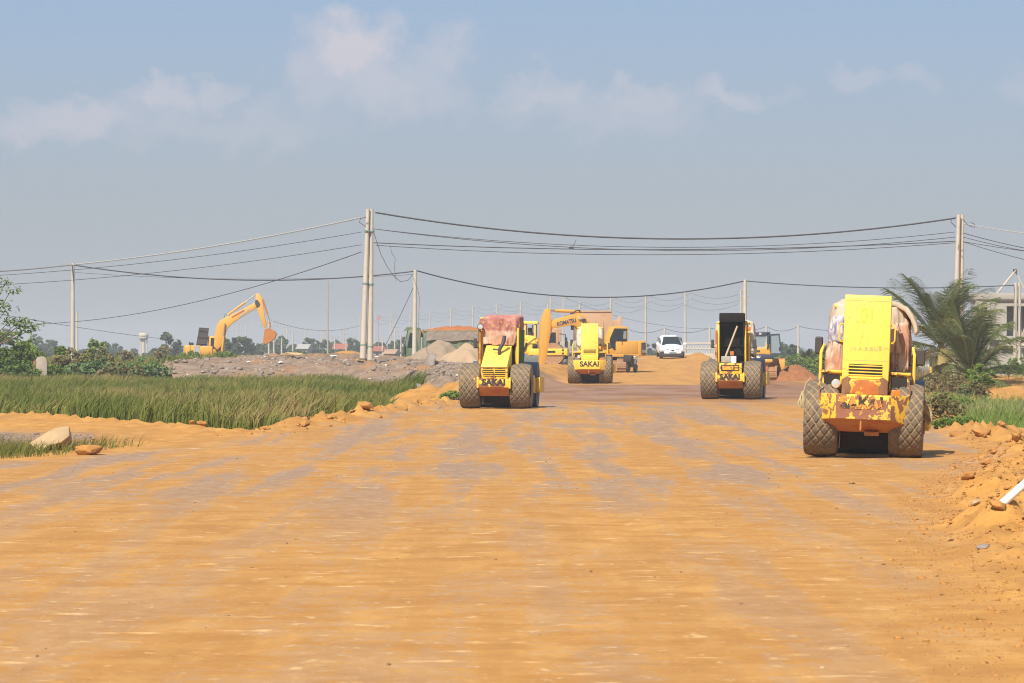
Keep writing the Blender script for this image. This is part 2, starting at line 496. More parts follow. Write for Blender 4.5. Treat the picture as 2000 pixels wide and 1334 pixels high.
# ------------------------------------------------------------------ terrain
LE = np.array([(-60, -20), (10, -17), (26, -15), (67, -9.2), (74, -7.7), (95, -4.8), (110, -3.3), (125, -2.1), (160, .3), (190, 1.8), (205, 2.0), (230, 5.2), (289, 7.2), (345, 9.0), (600, 16)])
RE = np.array([(-60, -4), (10, 1.2), (23, 2.6), (38, 4.15), (51, 5.55), (63, 7.4), (75, 9.3), (105, 10.9), (138, 12.8), (180, 16), (210, 17.5), (240, 14.5), (289, 14.0), (345, 15.0), (600, 26)])
ZP = np.array([(-60, 0), (60, 0), (75, -.02), (120, .17), (141, .18), (194, .29), (205, .34), (225, .42), (250, .53), (270, .95), (289, 1.36), (305, 1.52), (330, 1.5), (360, .6), (420, -.4), (600, -.5)])
ip = lambda t, y: np.interp(y, t[:, 0], t[:, 1])
YFAR = lambda x: np.interp(x, [-20, -14.8, -9, -7, -4.5], [117, 111, 97.5, 92.5, 90])
def height(x, y, detail=True):
    x = np.asarray(x, float); y = np.asarray(y, float)
    L, Rr, zr = ip(LE, y), ip(RE, y), ip(ZP, y)
    # ---- left land
    wob = (fbm(x * .12, y * .12, 5) - .5)
    zl = np.interp(y, [0, 62, 68, 80, 87, 93, 109], [-.3, -.2, -.35, -.42, -.1, .06, .12])
    zf = np.interp(y, [118, 206, 330, 345, 420, 700], [-.85, -.85, -.1, -.4, -.5, -.5])
    tf = sst(YFAR(x), YFAR(x) + 5, y)
    zl = zl * (1 - tf) + zf * tf
    farb = sst(-19.6, -22.5, x)          # far left: low scrubland instead of the rubble bank
    yb = np.interp(x, [-19, -9.8, -6, -4.9, -3.3, -1.9, -.5], [211, 205, 194, 184, 160, 142, 138])
    yt = np.interp(x, [-19, -9.8, -6, -4.9, -3.3], [223, 219, 214, 212, 206])
    bank_top = 1.0 + .3 * np.exp(-((x + 12.5) / 4.0) ** 2) + (fbm(x * .3, y * .3, 9) - .5) * .5
    bank = np.clip((y - yb - wob * 6) / (yt - yb), 0, 1) ** .8 * (1 - sst(262, 290, y))
    scrub = .35 * sst(203, 212, y) + .0 * y
    zl = zl + (bank_top + .85) * bank * (1 - farb) + (scrub + .8 * sst(203, 212, y)) * farb * (1 - sst(420, 600, y))
    emb = np.exp(-((y - 322) / 6.0) ** 2) * sst(-3, -8, x)
    zl = np.maximum(zl, emb * 1.75 - .55)
    zl = np.maximum(zl, -.5 + .85 * sst(322, 330, y) * (1 - sst(375, 400, y)) * sst(-14, -19, x))
    heap = np.exp(-((x + 12.5) / 4.5) ** 2 - ((y - 285) / 9.) ** 2) * 1.9 - .05
    zl = np.maximum(zl, heap * (.85 + .3 * fbm(x * .5, y * .5, 31)))
    # ---- pad between rubble bank and road, about 235-280 m away
    pad = sst(222, 236, y) * (1 - sst(285, 330, y))
    padz = np.interp(x, [-6, -3, 2.5, 4.4, 6.4], [1.3, 1.1, .95, .9, .53])
    zl = np.where(x > -8, zl * (1 - pad * sst(-8, -4, x)) + padz * pad * sst(-8, -4, x), zl)
    # ---- right land
    zr2 = np.interp(y, [0, 30, 64, 78, 82, 88, 95, 160, 172, 190, 230, 300, 500], [.0, .04, .04, .05, .05, .1, -.45, -.45, -.35, -.1, -.5, -.4, -.5])
    rb = sst(160, 190, y) * (1 - sst(215, 240, y)) * sst(20.5, 23.5, x)
    zr2 = zr2 + rb * (.75 + (fbm(x * .4, y * .4, 13) - .5) * .5)
    # ---- blend
    dl, dr = L - x, x - Rr
    n2 = fbm(x * .9, y * .9, 21)
    wl = sst(.0, 2.2, dl + (n2 - .5) * 1.2)
    wr = sst(.0, 2.0, dr + (n2 - .5) * 1.2)
    z = zr * (1 - wl) * (1 - wr) + zl * wl + zr2 * wr * (1 - wl)
    # ---- road edge berms
    clod = np.clip(fbm(x * 2.6, y * 2.6, 3, 4) - .36, 0, 1)
    bl = np.exp(-((dl - .7) / .65) ** 2) * sst(88, 98, y) * (1 - sst(200, 215, y))
    br = np.exp(-((dr - .9) / .8) ** 2) * sst(60, 70, y) * (1 - sst(125, 140, y)) * (1 - np.exp(-((y - 78) / 3.5) ** 2))
    clod2 = np.abs(fbm(x * 3.3, y * 2.4, 83, 3) - .5) * 2
    z = z + (bl * .75 + br * .8) * clod * (.5 + 1.3 * clod2) + (bl + br) * .10 * fbm(x * 7, y * 5, 85, 2)
    spoil = sst(.0, .9, dr + (n2 - .5) * .8) * (1 - sst(66, 72, y)) * sst(24, 46, y)
    z = z + spoil * (np.clip(fbm(x * 1.5, y * 1.1, 41, 5) - .40, 0, 1) * .75 + .22 * (np.abs(fbm(x * 3.2, y * 2.4, 43, 4) - .5) * 2) + .13 * np.abs(fbm(x * 7, y * 5, 45, 2) - .5) * 2 - .03)
    tr = sst(0, 1, dl) * np.exp(-((y - 113.0) / 1.6) ** 2) * sst(-3, -9, x) * .0
    z = z + tr
    # far-left sidetrack lip
    z = z + np.exp(-((y - YFAR(x) + .5) / 1.2) ** 2) * sst(0, 2, dl) * clod * (.4 + 1.2 * clod2) * .55
    # lumps of dumped clay left of the far roller
    for hx, hy, rx, ry, hz in ((1.0, 186, 1.2, 3, .55), (-.2, 178, .9, 3, .4), (-2.3, 140, 1.0, 4, .55), (-3.4, 150, 1.2, 4, .6), (-2.8, 165, 1.6, 5, .8), (-.9, 196, 1.3, 4, .45), (11.5, 180, .9, 2, .3), (14.2, 285, 1.0, 6, .35), (15.5, 296, 1.6, 8, .5)):
        z = z + np.exp(-((x - hx) / rx) ** 2 - ((y - hy) / ry) ** 2) * hz * (.6 + .8 * fbm(x * 2, y * 2, 77, 3))
    if detail:
        onroad = (1 - wl) * (1 - wr)
        z = z + onroad * ((fbm(x * .8, y * .25, 51, 3) - .5) * .03 + (fbm(x * 4, y * 4, 57, 3) - .5) * .016)
        rough = wl * sst(-3, 4, y - np.interp(x, [-19, -9.8, -6, -4.9, -3.3, -1.9], [211, 205, 194, 184, 160, 142])) * (1 - farb) * (1 - sst(-6, -2.5, x) * sst(205, 215, y)) * (1 - sst(245, 262, y))
        z = z + rough * (((fbm(x * 1.4, y * 1.4, 61, 4) - .5) * .55 + np.abs(fbm(x * 3, y * 2, 67, 3) - .5) * .35))
        z = z + (wl + wr) * (fbm(x * 3, y * 3, 63, 3) - .5) * .12
    return z
def hz(x, y): return float(height(np.array([x]), np.array([y]))[0])

def G(px, py, d0=20, d1=420):
    """the spot of ground seen at a pixel"""
    d = np.concatenate([np.arange(d0, min(d1, 140), .1), np.arange(max(d0, 140), d1, .4)])
    x = (px - 1000) / FPX * d; z = EYE - (py - HOR) / FPX * d
    hit = np.nonzero(height(x, d) >= z)[0]
    k = hit[0] if len(hit) else -1
    return Vector((x[k], d[k], height(x[k:k + 1] if k >= 0 else x[-1:], d[k:k + 1] if k >= 0 else d[-1:])[0]))
def ground_mat():
    m, nt, b = new_mat('orange_clay_ground'); q = NB(nt)
    at = q.attr('zone'); sp = q.N.new('ShaderNodeSeparateColor'); q.L.new(at.outputs['Color'], sp.inputs[0])
    rub, veg, damp = sp.outputs[0], sp.outputs[1], sp.outputs[2]
    road = q.attr('road').outputs['Fac']
    w = q.coord('World')
    wl = q.coord('World', (1, .30, 1), (0, 0, R(8)))       # stretched along the road
    wc = q.coord('World', (.62, .9, 1))
    nA = q.noise(wl, .42, 5, .6, .3)       # broad bands
    nB = q.noise(wc, 1.3, 6, .65)          # patches
    nC = q.noise(wc, 2.1, 6, .68)          # pale scrapes
    nC2 = q.noise(q.coord('World', (1, .7, 1), (0, 0, 0), (7.3, 3.1, 0)), 4.6, 5, .65)
    nD = q.noise(w, 11, 4, .7)             # grain
    nE = q.noise(wl, 1.6, 4, .6)
    nF = q.noise(q.coord('World', (1, .04, 1), (0, 0, R(7.5))), 1.1, 4, .6)   # wheel and drum passes along the road
    clay = q.mix(q.ramp(nB, .36, .64), (.375, .174, .037), (.465, .232, .055))
    clay = q.mix(q.math('MULTIPLY', q.ramp(nE, .5, .68), .5), clay, (.54, .295, .085))
    clay = q.mix(q.math('MULTIPLY', q.ramp(nF, .52, .40), .32), clay, (.30, .145, .045))
    # skin smoothed by the rollers, sky sheen painted into its grey-mauve colour
    wsep = q.N.new('ShaderNodeSeparateXYZ'); q.L.new(w, wsep.inputs[0])
    midm = q.math('MULTIPLY', q.math('MULTIPLY_ADD', q.ramp(wsep.outputs[1], 38, 62), .55, .45), q.math('SUBTRACT', 1, q.ramp(wsep.outputs[1], 170, 195)))
    mv = q.math('ADD', q.math('MULTIPLY_ADD', nC2, .26, q.math('MULTIPLY', nA, .30)), q.math('MULTIPLY_ADD', nF, .58, q.math('MULTIPLY', nB, .21)))
    skin = q.math('MULTIPLY', q.math('MULTIPLY', q.ramp(mv, .64, .725), q.math('MULTIPLY', road, midm)), .85)
    clay = q.mix(skin, clay, q.mix(q.ramp(nC2, .4, .6), (.245, .150, .088), (.31, .21, .14)))
    pale = q.math('MULTIPLY', q.ramp(nC, .585, .70), road)
    clay = q.mix(q.math('MULTIPLY', pale, .75), clay, (.66, .43, .20))
    clay = q.mix(q.math('MULTIPLY', q.math('MULTIPLY', q.ramp(nC2, .62, .68), road), .65), clay, (.65, .41, .18))
    nG = q.noise(q.coord('World', (1, .8, 1), (0, 0, 0), (1.3, 9.1, 0)), 13, 4, .6)
    clay = q.mix(q.math('MULTIPLY', q.math('MULTIPLY', q.ramp(nG, .60, .70), road), .32), clay, (.68, .45, .22))
    clay = q.mix(q.math('MULTIPLY', q.math('MULTIPLY', q.ramp(nG, .36, .29), road), .5), clay, (.26, .115, .04))
    dm = q.math('MULTIPLY', damp, q.math('MULTIPLY_ADD', q.ramp(nB, .35, .6), .35, .65))
    clay = q.mix(dm, clay, q.mix(q.ramp(nA, .4, .6), (.20, .088, .034), (.27, .145, .085)))
    clay = q.mix(1, clay, q.math('MULTIPLY_ADD', nD, .3, .85), 'MULTIPLY')
    stones = q.mix(q.ramp(nB, .35, .65), (.165, .115, .08), (.27, .19, .13))
    stones = q.mix(q.ramp(q.noise(w, .35, 4), .5, .66), stones, (.30, .16, .075))
    stones = q.mix(q.ramp(nD, .62, .7), stones, (.36, .30, .25))
    c = q.mix(rub, clay, stones)
    soil = q.mix(q.ramp(nB, .4, .6), (.05, .055, .018), (.10, .085, .03))
    c = q.mix(veg, c, soil)
    q.L.new(c, b.inputs['Base Color'])
    rg = q.math('SUBTRACT', .92, q.math('MULTIPLY', q.math('MAXIMUM', skin, dm), .36))
    q.L.new(rg, b.inputs['Roughness'])
    b.inputs['Specular IOR Level'].default_value = .25
    hgt = q.math('ADD', q.math('MULTIPLY', nB, .7), q.math('MULTIPLY', nD, .35))
    q.L.new(q.bump(hgt, .8, .04), b.inputs['Normal'])
    return m
M['ground'] = ground_mat()
def build_terrain():
    xs = np.concatenate([-np.geomspace(40, 900, 26)[::-1], np.arange(-39.5, -18, .5), np.arange(-18, 19, .125), np.arange(19.2, 46, .4), np.geomspace(46.5, 900, 26)])
    ys = [-58, -40, -25, -10, 0, 8, 14]
    y = 18.0
    while y < 345:
        ys.append(y); y += .1 if y < 40 else (.15 if y < 75 else (.24 if y < 128 else (.4 if y < 200 else .55)))
    ys = np.concatenate([np.array(ys), np.geomspace(345.5, 2400, 60)])
    X, Y = np.meshgrid(xs, ys)
    Z = height(X, Y)
    far = sst(380, 460, Y)
    Z = Z * (1 - far) + (-.5) * far
    nx, ny = len(xs), len(ys)
    V = np.stack([X, Y, Z], -1).reshape(-1, 3)
    i = np.arange(nx * ny).reshape(ny, nx)
    F = np.stack([i[:-1, :-1], i[:-1, 1:], i[1:, 1:], i[1:, :-1]], -1).reshape(-1, 4)
    L, Rr = ip(LE, Y), ip(RE, Y)
    dl, dr = L - X, X - Rr
    nn = fbm(X * .6, Y * .6, 71)
    dd = np.maximum(dl, dr) + (nn - .5) * 1.6
    road = (1 - sst(-.5, .6, dd)) * (1 - sst(330, 350, Y))
    # rubble, vegetation, damp
    farb = sst(-19.6, -22.5, X)
    YB = np.interp(X, [-19, -9.8, -6, -4.9, -3.3, -1.9, -.5], [211, 205, 194, 184, 160, 142, 138])
    rubm = sst(-3, 2, Y - YB + (nn - .5) * 8) * (1 - sst(250, 270, Y)) * sst(-.6, .8, dl) * (1 - farb) * (1 - sst(-3.5, 1.5, X + (nn - .5) * 3) * sst(205, 215, Y))
    rubm = np.maximum(rubm, sst(24, 27, X) * sst(160, 170, Y) * (1 - sst(215, 225, Y)) * .55)
    grv = sst(.8, 1.8, dl) * sst(79, 83, Y + (X + 9) * .6) * (1 - sst(88, 93, Y + (X + 9) * .5)) * sst(-9.2, -10.6, X)
    rubm = np.maximum(rubm, grv * .9)
    veg = sst(.8, 2.2, dl) * ((1 - sst(78, 82, Y)) * sst(40, 60, Y) * .8 + sst(YFAR(X) + 3.5, YFAR(X) + 6, Y) * (1 - sst(-5, 1, Y - YB)))
    veg = veg * sst(1.2, 2.6, dl - 2.6 * sst(122, 150, Y))
    veg = np.maximum(veg, farb * sst(203, 209, Y) * (1 - sst(317, 319, Y)) * .9)
    veg = np.maximum(veg, sst(1.5, 3, dr) * sst(90, 94, Y) * (1 - sst(158, 168, Y)))
    veg = np.maximum(veg, sst(346, 360, Y))
    veg = np.maximum(veg, sst(19, 22, X) * sst(225, 240, Y) * .8)
    veg = np.maximum(veg, farb * sst(324, 327, Y))
    damp = sst(122, 150, Y + (nn - .5) * 30) * (1 - sst(186, 192, Y + (nn - .5) * 4)) * road
    damp = np.maximum(damp, np.exp(-((X - 13.5) / 2.5) ** 2 - ((Y - 198) / 16) ** 2) * .9)
    zone = np.stack([rubm, veg, damp, np.ones_like(veg)], -1).reshape(-1, 4)
    ra = road.reshape(-1)
    fm = (road[:-1, :-1] > .5).reshape(-1)
    for name, sel in (('road', fm), ('ground', ~fm)):
        f = F[sel]
        used, inv = np.unique(f, return_inverse=True)
        o = np_mesh(name, V[used], inv.reshape(-1, 4), M['ground'], None, {'zone': zone[used], 'road': ra[used]}, smooth=True)
        tag(o, kind='structure', label={'road': 'packed orange clay road crossing the scene', 'ground': 'orange clay, rubble bank and fields around the road'}[name])
build_terrain()

def haze():
    mb = MB().box(-1000, 1000, -62, 2450, -3.5, 16)
    o = mb.build('haze', [], smooth=False)
    m = bpy.data.materials.new('haze_air'); m.use_nodes = True
    nt = m.node_tree; nt.nodes.clear()
    out = nt.nodes.new('ShaderNodeOutputMaterial'); v = nt.nodes.new('ShaderNodeVolumePrincipled')
    v.inputs['Color'].default_value = (.86, .88, .90, 1)
    v.inputs['Density'].default_value = .00036
    v.inputs['Anisotropy'].default_value = 0.0
    nt.links.new(v.outputs[0], out.inputs['Volume'])
    o.data.materials.clear(); o.data.materials.append(m)
    tag(o, 'thin pale haze in the air over the whole site', None, None, 'stuff')
haze()

# ------------------------------------------------------------------ rollers
def tyre_mesh():
    NL, NS, MS = 20, 14, 56
    nu = NL * NS
    Rr, hw = .725, .32
    # profile across: t in [-1,1] -> (x, r)
    ts = np.linspace(-1, 1, MS)
    prof = []
    for t in ts:
        a = abs(t); sg = 1 if t >= 0 else -1
        if a < .62: x = a / .62 * .255; r = Rr - .035 * (x / .255) ** 2
        elif a < .80:
            q = (a - .62) / .18 * PI / 2
            x = .255 + .065 * math.sin(q); r = Rr - .035 - .10 * (1 - math.cos(q))
        else:
            q = (a - .80) / .20
            x = .32 - .05 * q ** 2; r = Rr - .135 - .24 * q
        prof.append((sg * x, r, a))
    prof = np.array(prof)
    # arc length across
    arc = np.concatenate([[0], np.cumsum(np.hypot(np.diff(prof[:, 0]), np.diff(prof[:, 1])))]); arc -= arc[-1] / 2
    th = np.arange(nu) / nu * 2 * PI
    TH, A = np.meshgrid(th, arc)
    a = TH * NL / (2 * PI); b = A / .165
    def groove(q, w):
        f = np.abs(q - np.round(q))
        return np.clip((w - f) / .05 + .5, 0, 1)
    g = np.maximum(groove(a + b, .075), groove(a - b, .075))
    mask = 1 - sst(.72, .80, np.abs(np.repeat(prof[:, 2:3], nu, 1)))
    g = g * mask
    edge = sst(.74, .82, np.repeat(prof[:, 2:3], nu, 1))
    Rm = np.repeat(prof[:, 1:2], nu, 1) - g * .036
    Xm = np.repeat(prof[:, 0:1], nu, 1)
    # flattened a little where it stands
    V = np.stack([Xm, Rm * np.cos(TH), Rm * np.sin(TH)], -1).reshape(-1, 3)
    i = np.arange(MS * nu).reshape(MS, nu); j = np.roll(i, -1, 1)
    F = np.stack([i[:-1], j[:-1], j[1:], i[1:]], -1).reshape(-1, 4)
    return V, F[:, ::-1], np.maximum(g, edge * .55).reshape(-1)
TYRE = tyre_mesh()
_tyre_me = []
def tyre(parent, x, spin=0.0):
    if not _tyre_me:
        o = np_mesh('tyre', *TYRE[:2], M['tyre'], parent, {'groove': TYRE[2]}, smooth=True)
        _tyre_me.append(o.data)
    else:
        o = bpy.data.objects.new('tyre', _tyre_me[0]); COL.objects.link(o); o.parent = parent
    o.location = (x, 0, .715); o.rotation_euler = (spin, 0, 0)
    rim = MB().lathe([(.05, -.09), (.30, -.09), (.345, -.12), (.365, -.22), (.365, .22), (.345, .12), (.30, .09), (.05, .09)], n=28)
    r = rim.build('rim', M['yellow_rust'], o)
    return o

def arc(c, r, a0, a1, n, plane='xz'):
    out = []
    for i in range(n + 1):
        a = R(a0 + (a1 - a0) * i / n)
        u, v = r * math.cos(a), r * math.sin(a)
        out.append((c[0] + u, c[1], c[2] + v) if plane == 'xz' else ((c[0], c[1] + u, c[2] + v) if plane == 'yz' else (c[0] + u, c[1] + v, c[2])))
    return out

def tarp(name, label, group, c, size, mat, seed, folds=.05, sag=.12, rot=(0, 0, 0), n=44, pw=5.0, nz=1, kx=5.0, lean=0.0, taper=0.0):
    """cloth pulled over a bulky shape: a rounded box, open below, with gathered folds and a ragged hem"""
    rs = np.random.RandomState(seed)
    # sphere-like grid: u around, v from the top centre down to the hem
    nu, nv = n * 4, n
    u = np.arange(nu) / nu * 2 * PI; v = np.linspace(0, 1, nv)
    U, Vv = np.meshgrid(u, v)
    cx, cy = np.cos(U), np.sin(U)
    k = (np.abs(cx) ** pw + np.abs(cy) ** pw) ** (-1 / pw)
    bx, by = cx * k, cy * k
    top = .48
    rad = np.where(Vv < top, np.clip(Vv / top, 0, 1), 1.0)
    zz = np.where(Vv < top, 0, -(Vv - top) / (1 - top))
    # round the shoulder
    sh = np.exp(-((Vv - top) / .13) ** 2)
    X = bx * rad * (1 - .06 * sh); Y = by * rad * (1 - .06 * sh); Z = zz - .07 * sh * (1) + .02
    hx, hy, hz_ = size[0] / 2, size[1] / 2, size[2]
    px, py, pz = X * hx, Y * hy, Z * hz_
    s0 = rs.rand() * 50
    sidep = U * (hx + hy) * 1.1
    f1 = fbm(sidep * kx * .5 + s0, pz * .9 + fbm(sidep * 1.5, pz * 2 + s0, seed) * 2.2, seed, 3) - .5
    f2 = 1 - np.abs(fbm(sidep * kx + s0, pz * 1.6 + sidep * .5, seed + 5, 3) * 2 - 1) * 2.2
    f3 = fbm(px * 3 + s0, py * 3, seed + 9, 3) - .5
    side = sst(top - .1, top + .1, Vv)
    amp = folds * (side * (f1 * 2.2 + f2 * .5) * (.5 + .8 * Vv) + (1 - side) * f3 * 1.2)
    px = px + bx * amp; py = py + by * amp
    pz = pz + (1 - side) * f3 * folds * 2.4 + lean * px
    hem = (fbm(sidep * 1.2 + s0, sidep * 0, seed + 3, 3) - .5) * 2
    pz = pz + side * np.clip((Vv - top) / (1 - top), 0, 1) ** 2 * hem * sag
    tp = 1 - taper * side * np.clip((Vv - top) / (1 - top), 0, 1)
    px = px * tp; py = py * tp
    V = np.stack([px, py, pz], -1).reshape(-1, 3)
    i = np.arange(nu * nv).reshape(nv, nu); j = np.roll(i, -1, 1)
    F = np.stack([i[:-1], i[1:], j[1:], j[:-1]], -1).reshape(-1, 4)
    o = np_mesh(name, V, F, mat, None, None, smooth=True)
    o.location = c; o.rotation_euler = rot
    sm = o.modifiers.new('thickness', 'SOLIDIFY'); sm.thickness = .012
    return tag(o, label, 'tarpaulin', group)

def hood_paint():
    m = paint('scratched_yellow_hood_paint', (.86, .585, .085), .015, .12, specks=.45)
    q = NB(m.node_tree); b = [n for n in q.N if n.type == 'BSDF_PRINCIPLED'][0]
    src = b.inputs['Base Color'].links[0].from_socket
    v = q.coord('Object', (1, 1, 1))
    n1 = q.noise(v, 1.5, 3, .5); n2 = q.noise(q.coord('Object', (1, 1, 1), (0, 0, 0), (5, 3, 1)), 2.4, 3, .5)
    line = q.math('SUBTRACT', 1, q.ramp(q.math('ABSOLUTE', q.math('SUBTRACT', n1, .5)), .003, .008))
    msk = q.ramp(n2, .52, .60)
    q.L.new(q.mix(q.math('MULTIPLY', q.math('MULTIPLY', line, msk), .6), src, (.42, .22, .05)), b.inputs['Base Color'])
    return m
M['hood_paint'] = hood_paint()
def roller_common(t, drum_x=0.0, drum_rot=0.0, yel='yellow', rearpost=True):
    tyre(t, -.79, .3); tyre(t, .79, 1.1)
    ax = MB().cyl((-.6, 0, .7), (.6, 0, .7), .13, n=14).box(-.34, .34, -.28, .3, .45, .95)
    ax.build('rear_axle', M['dark'], t, bevel=.02)
    ch = MB().box(-.40, .40, -.42, 1.5, .62, 1.22).box(-.2, .2, 1.5, 2.1, .55, 1.0)
    ch.build('chassis', M['dark'], t, bevel=.02)
    MB().box(-.46, .46, .42, .50, .16, .66).build('underside_shade_sheet', M['mud_and_shade'], t, bevel=.02)  # added dark sheet, paints the shade between the tyres
    MB().box(-1.0, 1.0, 1.72, 1.80, .12, .52).build('drum_shade_sheet', M['mud_and_shade'], t, bevel=.02)  # added dark sheet, paints the shade low in front of the drum
    # smooth steel drum in its frame
    e = bpy.data.objects.new('drum_frame', None)
    fr = MB()
    fr.box(-1.18, -1.06, 2.0, 4.0, .52, 1.0).box(1.06, 1.18, 2.0, 4.0, .52, 1.0)
    fr.box(-1.06, 1.06, 2.0, 2.16, .50, .98).box(-1.06, 1.06, 3.84, 4.0, .50, .98)
    bpy.data.objects.remove(e)
    fo = fr.build('drum_frame', M[yel], t, bevel=.02, loc=(0, 0, 0))
    dr = MB().lathe([(.50, -.99), (.56, -1.03), (.725, -1.05), (.745, -1.04), (.745, 1.04), (.725, 1.05), (.56, 1.03), (.50, .99)], n=64)
    do = dr.build('drum', M['bluesteel'], t, loc=(0, 3.0, .735))
    piv = Matrix.Translation((0, 1.6, 0)) @ Matrix.Rotation(drum_rot, 4, 'Z') @ Matrix.Translation((drum_x, -1.6, 0))
    fo.matrix_basis = piv
    do.matrix_basis = piv @ Matrix.Translation((0, 3.0, .735))
    return fo

def cab_frame(t, w=1.36, y0=.75, y1=2.05, z0=1.25, z1=2.80, mat='yellow', panel=True):
    pf = MB().box(-w / 2 - .05, w / 2 + .05, y0 - .1, y1 + .1, 1.16, 1.26)
    if panel: pf.box(-w / 2, w / 2, y0, y0 + .06, 1.26, 1.75)
    pf.build('cab_base', M[mat], t, bevel=.015)
    for sx in (-1, 1):
        for yy in (y0, y1):
            MB().obox((sx * (w / 2 - .035), yy, (z0 + z1) / 2), (.07, .07, z1 - z0)).build('cab_post', M[mat], t, bevel=.012)
    MB().box(-w / 2 - .04, w / 2 + .04, y0 - .06, y1 + .08, z1, z1 + .07).build('cab_roof', M[mat], t, bevel=.03)
    sd = MB().box(-.26, .26, y0 + .35, y0 + .85, 1.45, 1.62).box(-.26, .26, y0 + .3, y0 + .42, 1.6, 2.15)
    sd.build('driver_seat', M['black'], t, bevel=.04)

def mirror_on_arm(t, p, top, size=(.17, .06, .34)):
    a = MB().tube([p, (p[0] + (top[0] - p[0]) * .8, p[1], p[2] + (top[2] - p[2]) * .3), top], .016)
    ao = a.build('mirror_arm', M['black'], t)
    h = MB().obox((0, 0, 0), size, (0, 0, 0))
    m = h.build('mirror', M['mirror'], t, bevel=.03, loc=top)
    g = MB().box(-size[0] * .4, size[0] * .4, -size[1] / 2 - .008, -size[1] / 2 - .002, -size[2] * .42, size[2] * .42)
    g.build('mirror_glass', M['mirror'], m)
    return m

def slats(parent, x0, x1, y, z0, z1, n, mat, name='grille', th=.3, depth=.05, tilt=20, lean=0.0):
    """a flat dark panel painting the shade of an opening, with louvre slats; y is the face, depth how far the slats stand proud"""
    bk = MB().box(x0, x1, y - .006, y + .02, z0, z1).build(name, M['dark'], parent)  # dark sheet on the solid face, paints the shaded recess
    h = (z1 - z0) / n
    for k in range(n):
        zc = z0 + (k + .5) * h
        MB().obox(((x0 + x1) / 2, y - .012, zc), (x1 - x0 + .02, .02, h * th), (R(tilt), 0, 0)).build('slat', mat, bk, bevel=.004)
    return bk

